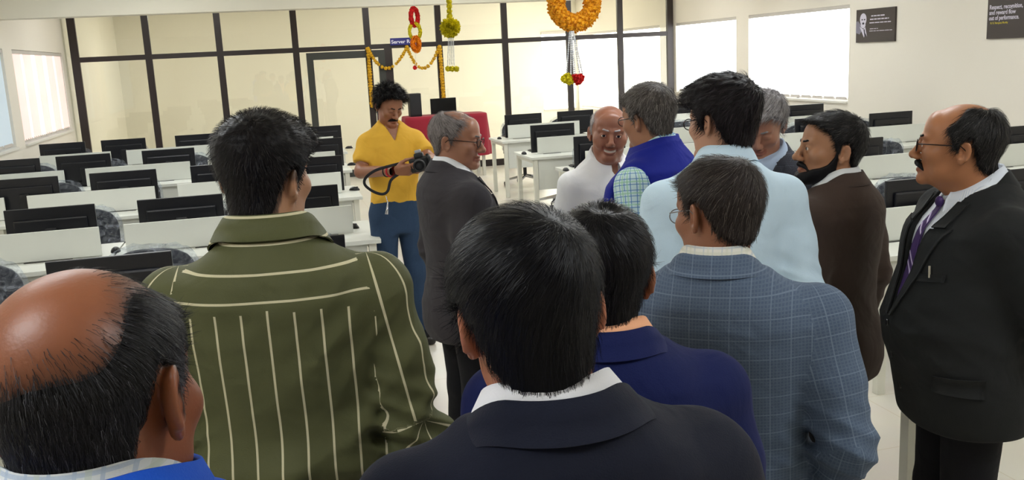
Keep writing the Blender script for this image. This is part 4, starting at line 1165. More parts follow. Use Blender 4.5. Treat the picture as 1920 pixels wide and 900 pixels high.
def trace(sdf, P0, D, maxd=0.6):
    """march points P0 along D until the surface"""
    P = P0.astype(f32).copy(); D = (D/np.linalg.norm(D, axis=-1, keepdims=True)).astype(f32); tot = np.zeros(len(P), f32)
    for _ in range(70):
        d = sdf(P)*0.6; d = np.clip(d, -0.02, 0.04); P = P+D*d[:, None]; tot += d
    return P
def patch(sdf, rows, off, thick, direction=(0, -1, 0), start=0.5):
    """rows: list of polylines (same length) of 3-D points; projected along `direction` onto the sdf and thickened"""
    G = np.array(rows, float); D = np.array(direction, float); D /= np.linalg.norm(D)
    sh = G.shape; P = G.reshape(-1, 3)-D*start
    Q = trace(sdf, P, np.tile(D, (len(P), 1))).reshape(sh)
    V, F = solidify_grid(Q-D*off, thick)
    c = Q.reshape(-1, 3).mean(0)
    n = V[len(V)//2:].mean(0)-V[:len(V)//2].mean(0)
    if n@D > 0:
        V, F = solidify_grid(Q-D*off, -thick); F = F[:, ::-1]
    return V, F
def ruled(a, b, nu=10, nv=6):
    """rows between two polylines a and b (lists of (x, z) pairs), as 3-D points at y = 0"""
    def res(p):
        p = np.array(p, float); s = np.r_[0, np.cumsum(np.linalg.norm(np.diff(p, axis=0), axis=1))]; s /= s[-1]
        t = np.linspace(0, 1, nu); return np.stack([np.interp(t, s, p[:, k]) for k in range(p.shape[1])], 1)
    A, B = res(a), res(b)
    f = np.linspace(0, 1, nv)[None, :, None]
    G = A[:, None]*(1-f)+B[:, None]*f
    return np.stack([G[..., 0], np.zeros(G.shape[:2]), G[..., 1]], -1)
def collar_band(prof_back, prof_front, th_max, nb=40, cyc=-0.014, ex=1.0, point=0.0):
    """band around the neck; profiles are lists of (radius, z) from inner bottom over the fold to the outer bottom; 0 deg = nape"""
    pb, pf = np.array(prof_back, float), np.array(prof_front, float); rows = []
    for th in np.linspace(-th_max, th_max, nb):
        f = sstep(40, th_max, np.array([abs(th)], float))[0]
        p = pb*(1-f)+pf*f; a = math.radians(th)
        if point: p = p.copy(); p[-1, 1] -= point*sstep(th_max*0.72, th_max, np.array([abs(th)], float))[0]
        rows.append([(r*ex*math.sin(a), cyc-r*math.cos(a)*(1.0 if abs(th) < 90 else 1.06), z) for r, z in p])
    return np.array(rows)

M_eyew = mat('eye_white', rgb(225, 215, 205), 0.25); M_iris = mat('iris_dark', rgb(28, 18, 14), 0.15)
M_teeth = mat('teeth', rgb(205, 190, 172), 0.3)
M_lens = glass_mat('spectacle_lens', (0.99, 0.99, 1, 1), 0.03, 0.02)
M_shoe = mat('black_leather', rgb(22, 20, 20), 0.35)
HEAD_MATS = {}
def place(sp):
    hs_ = sp.get('head', 1.0)
    T = at_d(sp['top'][0], sp['top'][1], sp['D'])
    hr = sp['hair']; bald_top = hr.get('bald') and hr['bald'][0][5] > .7
    hc_w = T-np.array([0, 0, (0.114+(0 if bald_top else hr['top']*0.8))*hs_])
    lean, leanx = sp.get('lean', 0.0), sp.get('leanx', 0.0)
    hcu = np.array([leanx*0.65, 0.012+lean*0.65+sp.get('head_fwd', 0.0), sp.get('neckz', 1.580)])
    s = hc_w[2]/hcu[2]
    rz = -math.radians(math.degrees(math.atan2(hc_w[0], hc_w[1]))+sp['phi']); c_, s_ = math.cos(rz), math.sin(rz)
    ox, oy = hcu[0]*s, hcu[1]*s
    loc = (hc_w[0]-(c_*ox-s_*oy), hc_w[1]-(s_*ox+c_*oy), 0)
    return hcu, s, rz, loc
def to_unit(sp, W):
    """world point -> unit-figure coordinates of that person"""
    hcu, s, rz, loc = place(sp); v = np.array(W)-np.array(loc); c_, s_ = math.cos(-rz), math.sin(-rz)
    return np.array([c_*v[0]-s_*v[1], s_*v[0]+c_*v[1], v[2]])/s
def person(sp):
    rng = np.random.default_rng(sp['seed']); hs_ = sp.get('head', 1.0)
    hcu, s, rz, loc = place(sp); lean, leanx = sp.get('lean', 0.0), sp.get('leanx', 0.0)
    root = empty('person', loc, rz)
    tag(root, sp['label'], 'person')
    B = Body(sp); k = hs_/s
    Rh = rot_h(sp.get('phi_h', sp['phi'])-sp['phi'], sp.get('pitch', 0), sp.get('roll', 0))
    def h2b(V): return (hcu+(np.asarray(V, float)*k)@Rh.T)*s           # head local -> body local metres
    def u2b(V): return np.asarray(V, float)*s
    nb_u = np.array([[0, -0.012, 1.43]]); nb_u = B.unwarp(nb_u)[0]
    nb = ((nb_u-hcu)@Rh)/k
    # ---------------- skin body: head fine, the rest coarser, one mesh
    hh = sp.get('hh', 0.004)
    V, F = snet(lambda P: head_full(P, sp, nb), (-0.115, -0.145, -0.26), (0.115, 0.14, 0.135), hh)
    x = np.abs(V[:, 0]); zc = -0.0665+sp.get('smile', 0)*0.010*(x/0.028)**2
    tint = np.where((np.abs(V[:, 2]-zc) < 0.0135) & (x < 0.030+.006*sp.get('smile', 0)) & (V[:, 1] > 0.07), 0.75, 0.0)
    tint = tint*sstep(0.0135, 0.008, np.abs(V[:, 2]-zc))
    if sp.get('stubble'):
        az = np.degrees(np.arctan2(x, V[:, 1]+0.012))
        tint = np.maximum(tint, sp['stubble']*sstep(-0.03, -0.07, V[:, 2])*sstep(85, 60, az)*sstep(-0.135, -0.11, V[:, 2]))
    sp['_nb'] = nb; hs = sp['hair']; V32 = V.astype(f32)
    scalp = hair_mask(V32, hs)*0.92
    if hs.get('fade'): scalp = np.maximum(scalp, 0.75*hair_mask(V32+V3(0, 0, 0.022), hs))
    sk = skin_mat('skin', sp['skin'], root=hs['dark'])
    parts = [(h2b(V), F)]; tints = [tint]
    def body_rest(P):
        Q = B.warp(P); d = B.torso(Q, -0.016, 0.82, 1.47)
        for i in (0, 1): d = smin(d, B.arm(Q, i, (.050, .041, .029)), 0.02)
        return smin(d, legs_sdf(P, (.076, .052, .042), 0.04, sp.get('stance', 0)), 0.03)
    xa = max(abs(float(a[k2][0])) for a in B.arms for k2 in (1, 2, 3))+0.13
    lo, hi = (-xa, -0.34, 0.0), (xa, 0.38, 1.52)
    bh = 0.008 if sp.get('bare') else 0.015
    V, F = snet(body_rest, lo, hi, bh); V = B.unwarp(V) if False else V
    parts.append((u2b(V), F)); tints.append(np.zeros(len(V)))
    hcaps = []
    for (side, S, E, W) in B.arms:
        dv = (W-E)/np.linalg.norm(W-E)
        ha = (sp.get('hands') or {}).get(side)
        if ha: caps = hand_caps(W, ha.get('d', dv), ha['n'], ha['t'], ha.get('curl', .6))
        else: caps = hand_caps(W, dv, np.array([-side, 0.1, -0.05]), np.array([0, 1, 0.2]) if abs(dv[2]) > .5 else np.array([0, 0, 1.0]), 0.55)
        P0 = np.array([c2[0] for c2 in caps]+[c2[1] for c2 in caps]); P0 = B.unwarp(P0) if (lean or leanx) else P0
        off = P0[0]-caps[0][0]
        caps = [(a+off, b_+off, ra, rb) for a, b_, ra, rb in caps]
        P0 = np.array([c2[0] for c2 in caps]+[c2[1] for c2 in caps])
        V, F = snet(lambda P: caps_sdf(P, caps), P0.min(0)-0.03, P0.max(0)+0.03, 0.0045 if sp.get('bare') else 0.007)
        parts.append((u2b(V), F)); tints.append(np.zeros(len(V)))
    VV = np.concatenate([p[0] for p in parts]); o_ = np.cumsum([0]+[len(p[0]) for p in parts[:-1]])
    FF = np.concatenate([p[1]+o for p, o in zip(parts, o_)])
    link('body', mesh_from('body', VV, FF, {'tint': np.concatenate(tints), 'scalp': np.r_[scalp, np.zeros(len(VV)-len(scalp))]}), sk, root)
    # ---------------- hair
    hs = sp['hair']
    hf = lambda P: hair_sdf(P, sp)
    V, F = snet(hf, (-0.12, -0.15, -0.18), (0.12, 0.13, 0.165), hs.get('h', 0.0042))
    V = V.astype(f32); g0 = hs.get('grey', 0.0)
    def greyness(P):
        g = np.full(len(P), g0)
        gs = hs.get('grey_side', 0.0)
        g = g+gs*sstep(0.055, 0.0, P[:, 2])*sstep(-0.06, 0.03, P[:, 1])
        return g
    greys = [np.clip(greyness(V)*(0.75+0.35*wnoise(V, 200, 1)), 0, 1)]
    VL, FL = [V.astype(float)], [F]; cnt = len(V)
    nst = hs.get('n', 3500)
    def flow(P):
        t = P-np.array(hs.get('whorl', (0.01, -0.06, 0.10))); t = t/(np.linalg.norm(t, axis=1)[:, None]+1e-9)
        sw = np.array(hs.get('sweep', (0, 0, 0)))
        return t+sw*sstep(-0.02, 0.08, P[:, 2])[:, None]
    def add_strands(R_, n_, L_, wd, lift, sdf):
        nonlocal cnt
        nr = grad(sdf, R_)
        v, f, m_, per = ribbons(R_.astype(float), nr.astype(float), flow, L_, 4, wd, lift, sdf, rng, hs.get('grav', 0.0))
        gr = np.where(rng.uniform(0, 1, m_) < np.clip(greyness(R_)*1.15, 0, 1), rng.uniform(0.6, 1.0, m_), rng.uniform(0, 0.22, m_))
        VL.append(v); FL.append(f+cnt); cnt += len(v); greys.append(np.repeat(gr, per))
    if len(V) and nst:
        ctr = V[F].mean(1); mk = hair_mask(ctr, hs); ok = np.where((mk > 0.45) & (np.abs(head_base(ctr, sp)) < 0.08))[0]
        if len(ok):
            R_ = ctr[rng.choice(ok, nst)]+rng.normal(0, 0.0015, (nst, 3)).astype(f32)
            add_strands(R_, nst, hs.get('len', 0.03), hs.get('width', 0.0012), hs.get('lift', 0.15), hf)
    if hs.get('sparse'):
        hb = lambda P: head_base(P, sp)
        R_ = rng.normal(size=(hs['sparse']*8, 3)); R_ = R_/np.linalg.norm(R_, axis=1)[:, None]*np.array([.077, .098, .082])+np.array([0, -.014, .034])
        R_ = R_.astype(f32); mk = hair_mask(R_, hs); ok = (mk > 0.03) & (mk < 0.75) & (R_[:, 2] > 0.0)
        ok &= rng.uniform(0, 1, len(R_)) < 0.15+mk
        R_ = R_[ok][:hs['sparse']]
        if len(R_): add_strands(R_, len(R_), hs.get('len', 0.03), hs.get('width', 0.0012), 0.08, hb)
    me = mesh_from('hair', h2b(np.concatenate(VL)), np.concatenate(FL), {'grey': np.concatenate(greys)})
    link('hair', me, hair_mat('hair', hs['dark'], hs.get('light', rgb(150, 148, 146)), hs.get('rough', 0.4)), root)
    # ---------------- eyes, teeth
    if sp.get('face', True) and sp.get('eye_open', 1) > 0.0022:
        for sd in (-1, 1):
            b = bmesh.new(); bmesh.ops.create_uvsphere(b, u_segments=16, v_segments=12, radius=0.0136, matrix=Matrix.Rotation(math.radians(-90), 4, 'X'))
            gz = sp.get('gaze', (0, 0))
            for f in b.faces:
                cc = f.calc_center_median().normalized()
                f.material_index = 1 if (cc-Vector((gz[0], 1, gz[1])).normalized()).length < 0.48 else 0; f.smooth = True
            me = bpy.data.meshes.new('eye'); b.to_mesh(me); b.free()
            co = np.array([v.co for v in me.vertices])+np.array([sd*0.0315, 0.0785, 0.001]); co = h2b(co)
            me.vertices.foreach_set('co', co.astype(f32).ravel())
            link('eye', me, [M_eyew, M_iris], root)
        if sp.get('smile'):
            G = [[(xx, 0.0940-0.30*xx*xx/0.028, -0.0665+sp['smile']*0.010*(abs(xx)/0.028)**2+dz) for dz in (0.006, -0.0055)] for xx in np.linspace(-0.024, 0.024, 13)]
            V, F = solidify_grid(np.array(G), 0.003); link('teeth', mesh_from('teeth', h2b(V), F), M_teeth, root)
    if sp.get('glasses'):
        gm = mat('spectacle_'+sp['glasses'], {'dark': rgb(40, 28, 26), 'gold': rgb(150, 120, 80), 'steel': rgb(120, 118, 118)}[sp['glasses']], 0.3, 0.6)
        ge = MB(); r_ = 0.0016 if sp['glasses'] == 'dark' else 0.0012
        def hp(p): return Vector(h2b(np.array([p]))[0])
        for sd in (-1, 1):
            ge.loop([hp((sd*(0.034+0.0225*math.cos(a)), 0.1035-0.10*abs(0.034+0.0225*math.cos(a))**1.3, -0.002+0.0165*math.sin(a))) for a in np.linspace(0, 2*math.pi, 22, endpoint=False)], r_*s, 6)
            ge.tube([hp((sd*0.0565, 0.099, 0.004)), hp((sd*0.070, 0.080, 0.006)), hp((sd*0.0800, 0.02, 0.008)), hp((sd*0.0815, -0.012, 0.008)), hp((sd*0.080, -0.03, -0.008))], r_*1.1*s, 6)
        ge.tube([hp((-0.0115, 0.104, 0.002)), hp((0, 0.107, 0.005)), hp((0.0115, 0.104, 0.002))], r_*s, 6)
        gl = ge.build('spectacles', gm, root, True)
        for sd in (-1, 1):
            l = MB(); l.poly([hp((sd*(0.034+0.0218*math.cos(a)), 0.1035-0.10*abs(0.034+0.0218*math.cos(a))**1.3, -0.002+0.0158*math.sin(a))) for a in np.linspace(0, 2*math.pi, 20, endpoint=False)], 0.0008, Vector(Rh@np.array([0, 1.0, 0])))
            l.build('lens', M_lens, gl)
    # ---------------- clothes
    ch = sp.get('ch', 0.008)
    def add(name, V, F, m, parent=None, yoke=None, attr=True):
        V = np.asarray(V, float); at_ = {}
        if attr:
            at_ = {'fab': B.fab(V, np.asarray(F), yoke)}
        return link(name, mesh_from(name, u2b(V), F, at_), m, parent if parent is not None else root)
    def flat(name, m, g, parent=None, yoke=None):
        V, F = g; return add(name, B.unwarp(V), F, m, parent, yoke)
    cl = sp['wear']
    fa = cl.get('fold', 0.0045)
    def shirt_s(P):
        Q = B.warp(P); d = B.torso(Q, 0.003, cl.get('shirt_z0', 0.95), 1.486, cl.get('shirt_flare', 0), 0.35)
        if cl.get('sleeve', 1.0) > 0:
            for i in (0, 1): d = smin(d, B.arm(Q, i, cl.get('shirt_r', (.064, .056, .046)), cl.get('sleeve', 1.0)), 0.035)
        if cl.get('blouse'):
            bz = np.exp(-((Q[:, 2]-1.03)/0.05)**2); d = d-cl['blouse']*bz*(1+0.35*np.sin(Q[:, 0]*42+1)*np.sin(Q[:, 1]*30))
        d = d+B.folds(Q, fa, sp['seed'])
        if cl.get('vneck'):
            cv = np.minimum(np.interp(Q[:, 2], [cl['vneck'], 1.47], [0.0, .05])-np.abs(Q[:, 0]), Q[:, 1]); d = smax(d, np.where(Q[:, 2] > cl['vneck'], cv, -1), 0.005)
        return d
    def jacket_s(P, cut=True, sl=True):
        Q = B.warp(P); d = B.torso(Q, cl.get('joff', 0.019), cl.get('jz0', 0.755), 1.475, 0.022, 0.35)
        if sl:
            for i in (0, 1): d = smin(d, B.arm(Q, i, (.074, .063, .052)), 0.04)
        d = d+B.folds(Q, cl.get('jfold', 0.0034), sp['seed'])
        if cut:
            w_ = np.interp(Q[:, 2], [1.085, 1.30, 1.46], [0.0, .052, .085])-np.abs(Q[:, 0])
            cv = np.minimum(w_, Q[:, 1]-0.0); cv = np.where(Q[:, 2] > 1.08, cv, -1)
            d = smax(d, cv, 0.006)
        return d
    def vest_s(P):
        Q = B.warp(P); d = B.torso(Q, 0.024, 0.80, 1.480, 0.012, 0.35)
        for i, (side, S, E, W) in enumerate(B.arms):
            d = smin(d, ell(Q, S+np.array([-side*.035, 0, .010]), (.055, .078, .075)), 0.03)
            d = smax(d, -(np.sqrt(((Q[:, 1]-S[1])/1.0)**2+((Q[:, 2]-(S[2]-.045))/1.35)**2)-.078+np.where(side*Q[:, 0] > S[0]*side-.028, 0, 9)), 0.012)
        return d+B.folds(Q, 0.003, sp['seed'])
    sm = cl['shirt']
    V, F = snet(shirt_s, (lo[0], lo[1], 0.7), hi, ch)
    yk = (lambda V_: (B.warp(V_.astype(f32))[:, 2] > 1.355-0.05*np.abs(V_[:, 0])).astype(float)) if cl.get('yoke') else None
    shirt = add('shirt', V, F, sm, None, yk)
    if cl.get('collar', 'shirt') == 'shirt':
        e = cl.get('cex', 1.0)
        G = collar_band([(.066, 1.468), (.067, 1.519), (.0725, 1.523), (.084, 1.503), (.096, 1.478)], [(.070, 1.400), (.071, 1.447), (.076, 1.450), (.090, 1.428), (.104, 1.396)], 166, 44, -0.012, e, 0.022)
        V, F = solidify_grid(G, 0.0032)
        add('collar', B.unwarp(V), F, cl.get('collar_m', sm), shirt, (lambda V_: np.ones(len(V_))) if cl.get('yoke') else None)
    elif cl['collar'] == 'band':
        G = collar_band([(.066, 1.455), (.068, 1.498), (.072, 1.500)], [(.071, 1.405), (.073, 1.432), (.077, 1.434)], 150, 40, -0.012)
        V, F = solidify_grid(G, 0.004); add('collar', B.unwarp(V), F, sm, shirt)
    full_s = lambda P: shirt_s(P)
    if cl.get('placket'):
        V, F = patch(full_s, ruled([(-0.014, 1.40), (-0.014, 1.0)], [(0.014, 1.40), (0.014, 1.0)], 24, 3), 0.001, 0.002); add('placket', V, F, sm, shirt)
    if cl.get('jacket'):
        jm = cl['jacket']
        V, F = snet(jacket_s, (lo[0]-.02, lo[1]-.02, 0.70), (hi[0]+.02, hi[1]+.02, hi[2]), ch)
        jk = add('suit_jacket', V, F, jm)
        js = lambda P: jacket_s(P, False, False)
        e = cl.get('cex', 1.0)
        G = collar_band([(.078, 1.458), (.080, 1.504), (.087, 1.508), (.100, 1.487), (.116, 1.464)], [(.092, 1.408), (.095, 1.440), (.102, 1.442), (.115, 1.425), (.130, 1.402)], 128, 44, -0.014, e)
        V, F = solidify_grid(G, 0.004); add('jacket_collar', B.unwarp(V), F, jm, jk)
        if cl.get('front', True):
            for sd in (-1, 1):
                V, F = patch(js, ruled([(sd*.004, 1.085), (sd*.050, 1.28), (sd*.066, 1.352)], [(sd*.016, 1.085), (sd*.098, 1.27), (sd*.142, 1.362)], 16, 7), 0.004, 0.0045)
                add('lapel', V, F, jm, jk)
                V, F = patch(js, ruled([(sd*.066, 1.356), (sd*.082, 1.43)], [(sd*.116, 1.362), (sd*.112, 1.43)], 8, 6), 0.004, 0.0045)
                add('lapel', V, F, jm, jk)
            for zb in (1.06, 0.96, 0.86)[:cl.get('buttons', 2)]:
                p = trace(js, np.array([[0.0, 0.5, zb]], f32), np.array([[0, -1.0, 0]]))[0]
                bb = MB(); q = p*s; bb.lathe([(0.009, -0.002), (0.010, 0.001), (0.009, 0.0035), (0.004, 0.0028)], (q[0], q[1]+0.001, q[2]), 12, 'y'); bb.build('button', mat('dark_button', rgb(24, 22, 22), 0.3), jk)
            sd = -1
            V, F = patch(js, ruled([(sd*.075, 1.225), (sd*.165, 1.24)], [(sd*.075, 1.203), (sd*.165, 1.218)], 8, 4), 0.002, 0.003); add('breast_pocket', V, F, jm, jk)
            for sd in (-1, 1):
                dirn = (-sd*0.9, -0.5, 0)
                V, F = patch(js, [[(sd*(.05+.0)+0.0, yy, zz) for zz in (0.955-0.03*yy, .93, 0.90)] for yy in np.linspace(-0.02, 0.12, 9)], 0.003, 0.004, (-sd, -0.35, 0)); add('pocket_flap', V, F, jm, jk)
        if cl.get('pen'):
            p = trace(js, np.array([[-0.12, 0.5, 1.235]], f32), np.array([[0, -1.0, 0]]))[0]*s
            MB().tube([(p[0], p[1]+.006, p[2]-.012), (p[0]+.002, p[1]+.006, p[2]+.022)], 0.0032, 6).build('pen', mat('pen_silver', rgb(215, 205, 185), 0.3, 0.5), jk)
    if cl.get('tie'):
        rows = ruled([(-.012, 1.425), (-.010, 1.405), (-.026, 1.25), (-.036, 1.09)], [(.012, 1.425), (.010, 1.405), (.026, 1.25), (.036, 1.09)], 26, 6)
        V, F = patch(full_s, rows, 0.006, 0.004); tie = add('tie', V, F, cl['tie'])
        for kz in (1.375, 1.345, 1.25, 1.22):
            V, F = patch(full_s, [[(xx, 0, kz+zz+xx*0.9) for zz in (-.004, .004)] for xx in np.linspace(-.012-(1.42-kz)*.06, .012+(1.42-kz)*.06, 7)], 0.0105, 0.001)
            add('tie_stripe', V, F, mat('tie_stripe_lilac', rgb(205, 190, 225), 0.5), tie)
        V, F = snet(lambda P: ell(P, B.unwarp(np.array([[0, np.interp(1.44, TZ, B.ry)-0.010, 1.420]]))[0], (.0145, .012, .017)), (-.04, 0.02, 1.37), (.04, .18, 1.47), 0.004); add('tie_knot', V, F, cl['tie'], tie)
    if cl.get('vest'):
        V, F = snet(vest_s, (lo[0], lo[1], 0.74), hi, ch); vs2 = add('vest', V, F, cl['vest'])
        G = collar_band([(.080, 1.450), (.079, 1.515), (.086, 1.517), (.104, 1.462)], [(.084, 1.42), (.084, 1.472), (.090, 1.474), (.108, 1.43)], 150, 44, -0.014)
        V, F = solidify_grid(G, 0.005); add('vest_collar', B.unwarp(V), F, cl['vest'], vs2)
    tr = lambda P: smin(B.torso(P, 0.004, 0.76, 0.985), legs_sdf(P, cl.get('leg_r', (.092, .072, .064)), 0.05, sp.get('stance', 0)), 0.03)+0.0015*wnoise(P, 45, 2)*(1 if True else 0)
    V, F = snet(tr, (-0.32, -0.3, 0.02), (0.32, 0.34, 1.02), 0.010 if sp.get('legs') else 0.016); add('trousers', V, F, cl['trousers'])
    if cl.get('belt'):
        V, F = snet(lambda P: smax(B.torso(P, 0.010, 0.955, 0.992), -B.torso(P, -0.002, 0.9, 1.05), 0.002), (-0.3, -0.3, 0.93), (0.3, 0.34, 1.01), 0.008); add('belt', V, F, M_shoe)
    st = sp.get('stance', 0)
    for sd in (-1, 1):
        x0 = sd*(.10+st)
        def shoe(P):
            d = smin(cone(P, (x0, -0.055, .045), (x0+sd*.012, .13, .030), .043, .040), cone(P, (x0, -.03, .06), (x0, -.02, .11), .045, .046), 0.03)
            return smax(d, 0.002-P[:, 2], 0.004)
        V, F = snet(shoe, (x0-.07, -.13, -.01), (x0+.085, .2, .17), 0.009); add('shoe', V, F, M_shoe, None, None, False)
    return root, B, s, h2b

# ------------------------------------------------------------------ the thirteen people
BLK = rgb(14, 12, 14)
def suit(jm, sm, tm, **k): return dict(jacket=jm, shirt=sm, trousers=tm, **k)
W_dark = cloth_mat('black_trouser_wool', rgb(16, 16, 21))
PEOPLE = []
# olive striped shirt, back
m_ol = cloth_mat('olive_striped_cotton', rgb(86, 88, 56), 'stripe', rgb(208, 200, 165), rough=0.7)
PEOPLE.append(dict(seed=2, label='person in an olive green shirt with cream stripes, back to camera', top=(487, 212), D=1.90, phi=8, phi_h=34, pitch=2, roll=2,
  head=0.99, build=1.08, shoulder=1.0, skin=rgb(178, 132, 100), ch=0.006, hh=0.0035, neck=1.2, arms={1: ((.245, -.02, 1.09), (.16, .20, 1.07)), -1: 'front'},
  hair=dict(dark=BLK, light=rgb(60, 52, 50), side=.010, top=.024, front=.008, fade=.85, line='nape', n=6500, len=.012, lift=.40, width=.0010, h=.0036, wave=.10, grey=0.04),
  wear=dict(shirt=m_ol, trousers=cloth_mat('cream_cotton', rgb(205, 195, 172)), yoke=True, blouse=.024, fold=.011, sleeve=.86, belt=True, shirt_r=(.066, .060, .056), cex=1.20)))
# bald man, bottom left
PEOPLE.append(dict(seed=1, label='person in the lower left corner in a blue vest with white check collar', top=(150, 512), D=0.84, phi=26, phi_h=30, pitch=10, roll=-6,
  head=1.04, skin=rgb(140, 84, 56), neckz=1.550, ch=0.008, hh=0.0034, face=False, ear=1.05,
  hair=dict(dark=rgb(12, 9, 10), light=rgb(104, 105, 112), side=.0045, top=.004, line='nape', bald=[(0.0, -0.75, 0.75, 30, 66, 1.0), (0, 0.1, 1, 20, 70, .75)], grey=.03, grey_side=.70, n=13000, sparse=1300, len=.015, lift=.01, width=.00055, h=.0036, sweep=(.5, .3, 0), wave=.1),
  wear=dict(shirt=cloth_mat('white_check_cotton', rgb(214, 218, 220), 'check', rgb(170, 185, 205), rgb(190, 200, 190)), vest=cloth_mat('bright_blue_fleece', rgb(24, 84, 200)), trousers=W_dark)))
# photographer in yellow
m_yl = cloth_mat('yellow_jersey', rgb(226, 176, 62), rough=0.8)
PEOPLE.append(dict(seed=3, label='person in a yellow shirt and blue jeans looking down at a held camera', top=(727, 160), D=6.15, phi=165, phi_h=152, pitch=24, roll=-4, bare=True, legs=True, eye_open=.0015,
  head=0.98, build=.94, shoulder=.95, skin=rgb(150, 100, 74), ch=0.008, hh=0.0032, moustache=1.0, stubble=.35, stance=.02,
  arms={1: ((.240, -.01, 1.12), (.070, .245, 1.115)), -1: ((-.235, .03, 1.13), (-.105, .275, 1.150))},
  hands={1: dict(d=(-.75, .55, .10), n=(-.5, -.65, .2), t=(0, -.1, 1), curl=.75), -1: dict(d=(.5, .7, .1), n=(.7, -.5, .2), t=(0, 0, 1), curl=.75)},
  hair=dict(dark=BLK, light=rgb(50, 44, 42), side=.022, top=.034, line='recede', n=4500, len=.030, lift=.6, width=.0020, wave=.25, grey=0.03),
  wear=dict(shirt=m_yl, trousers=cloth_mat('blue_denim', rgb(34, 54, 82), 'heather', rgb(70, 94, 122)), sleeve=.36, collar='band', fold=.006, shirt_z0=.955, vneck=1.36, shirt_r=(.062, .064, .06), leg_r=(.098, .074, .062))))
P3 = PEOPLE[-1]; D3p = P3['D']
_R_w = to_unit(P3, at_d(741, 321, D3p-0.30)); _L_w = to_unit(P3, at_d(803, 306, D3p-0.30))
_R_e = to_unit(P3, at_d(677, 322, D3p-0.02)); _L_e = to_unit(P3, at_d(806, 300, D3p+0.02))
P3['arms'] = {1: (_R_e, _R_w), -1: (_L_e, _L_w)}
_ip = lambda v: to_unit(P3, np.array(place(P3)[3])+np.array(v))
_cr = (_L_w-_R_w)/np.linalg.norm(_L_w-_R_w)                      # from right wrist to left wrist
P3['hands'] = {1: dict(d=_cr+np.array([0, .15, -.1]), n=np.array([0, -.9, .35]), t=np.array([0, .2, 1.0]), curl=.62), -1: dict(d=-_cr+np.array([0, .15, -.1]), n=np.array([0, -.9, .35]), t=np.array([0, .2, 1.0]), curl=.62)}
# grey suit profile
PEOPLE.append(dict(seed=4, label='person in a dark grey suit and spectacles standing side-on, facing right', top=(853, 210), D=3.85, phi=70, phi_h=106, pitch=6, roll=0,
  head=1.02, build=1.06, belly=.03, skin=rgb(160, 112, 88), ch=0.007, hh=0.0034, glasses='dark', arms={1: ((.235, -.06, 1.11), (.20, .07, .89)), -1: 'down'},
  hair=dict(dark=rgb(60, 54, 52), light=rgb(160, 152, 150), side=.007, top=.008, line='recede', bald=[(0, .25, 1, 30, 52, .92)], grey=.62, n=3000, sparse=900, len=.028, lift=.05, width=.0014, sweep=(0, .2, 0), wave=.15, rough=.5),
  wear=suit(cloth_mat('charcoal_grey_wool', rgb(50, 48, 52), 'heather', rgb(60, 55, 58)), cloth_mat('white_cotton', rgb(228, 230, 234)), W_dark)))
# navy suit, foreground centre
m_nv = cloth_mat('midnight_navy_wool', rgb(15, 19, 36), 'heather', rgb(19, 25, 44))
PEOPLE.append(dict(seed=5, label='person in a midnight navy suit in the centre foreground, back to camera', top=(978, 392), D=1.12, phi=-16, phi_h=-12, pitch=8, roll=-4,
  head=1.0, build=1.02, shoulder=1.0, leanx=-.13, skin=rgb(176, 112, 84), ch=0.006, hh=0.0034, face=False, neck=1.08,
  hair=dict(dark=rgb(10, 10, 15), light=rgb(30, 32, 42), side=.013, top=.017, line='nape', n=9000, len=.028, lift=.04, width=.0007, h=.0034, wave=.05, sweep=(-.6, .25, 0), rough=.34, grey=.05),
  wear=suit(m_nv, cloth_mat('white_shirt_cotton', rgb(232, 232, 236)), W_dark, front=False, cex=1.09, jfold=.0025)))
# royal navy suit with peach collar
PEOPLE.append(dict(seed=6, label='person in a royal blue suit with a peach shirt collar, back to camera', top=(1122, 386), D=1.62, phi=-8, phi_h=-8, pitch=10, roll=2,
  head=1.0, build=1.06, skin=rgb(150, 96, 70), ch=0.006, hh=0.0036, face=False,
  hair=dict(dark=rgb(12, 11, 14), light=rgb(52, 50, 56), side=.011, top=.014, line='nape', bald=[(0.05, -.45, .9, 4, 20, .45)], n=6500, sparse=200, len=.026, lift=.05, width=.0009, h=.0038, wave=.08, sweep=(.5, .2, 0), rough=.34, grey=.05),
  wear=suit(cloth_mat('royal_navy_wool', rgb(11, 22, 72), 'heather', rgb(14, 28, 84)), cloth_mat('peach_cotton', rgb(242, 178, 138)), W_dark, front=False, cex=1.06)))
# smiling man, white shirt
PEOPLE.append(dict(seed=7, label='person in a white shirt facing the camera and smiling', top=(1140, 200), D=4.15, phi=154, phi_h=174, pitch=4, roll=-6, smile=.8, cheek=.002, jowl=True, eye_open=.0042,
  head=1.03, build=1.0, belly=.05, face_w=1.08, skin=rgb(150, 98, 76), ch=0.007, hh=0.0028,
  hair=dict(dark=rgb(110, 100, 98), light=rgb(205, 200, 200), side=.004, top=.004, line='recede', bald=[(0, .35, 1, 52, 70, 1.0)], grey=.8, n=1400, sparse=500, len=.016, lift=.05, width=.0014, rough=.55),
  wear=dict(shirt=cloth_mat('white_linen', rgb(244, 246, 250)), trousers=W_dark, placket=True, fold=.005, vneck=1.385)))
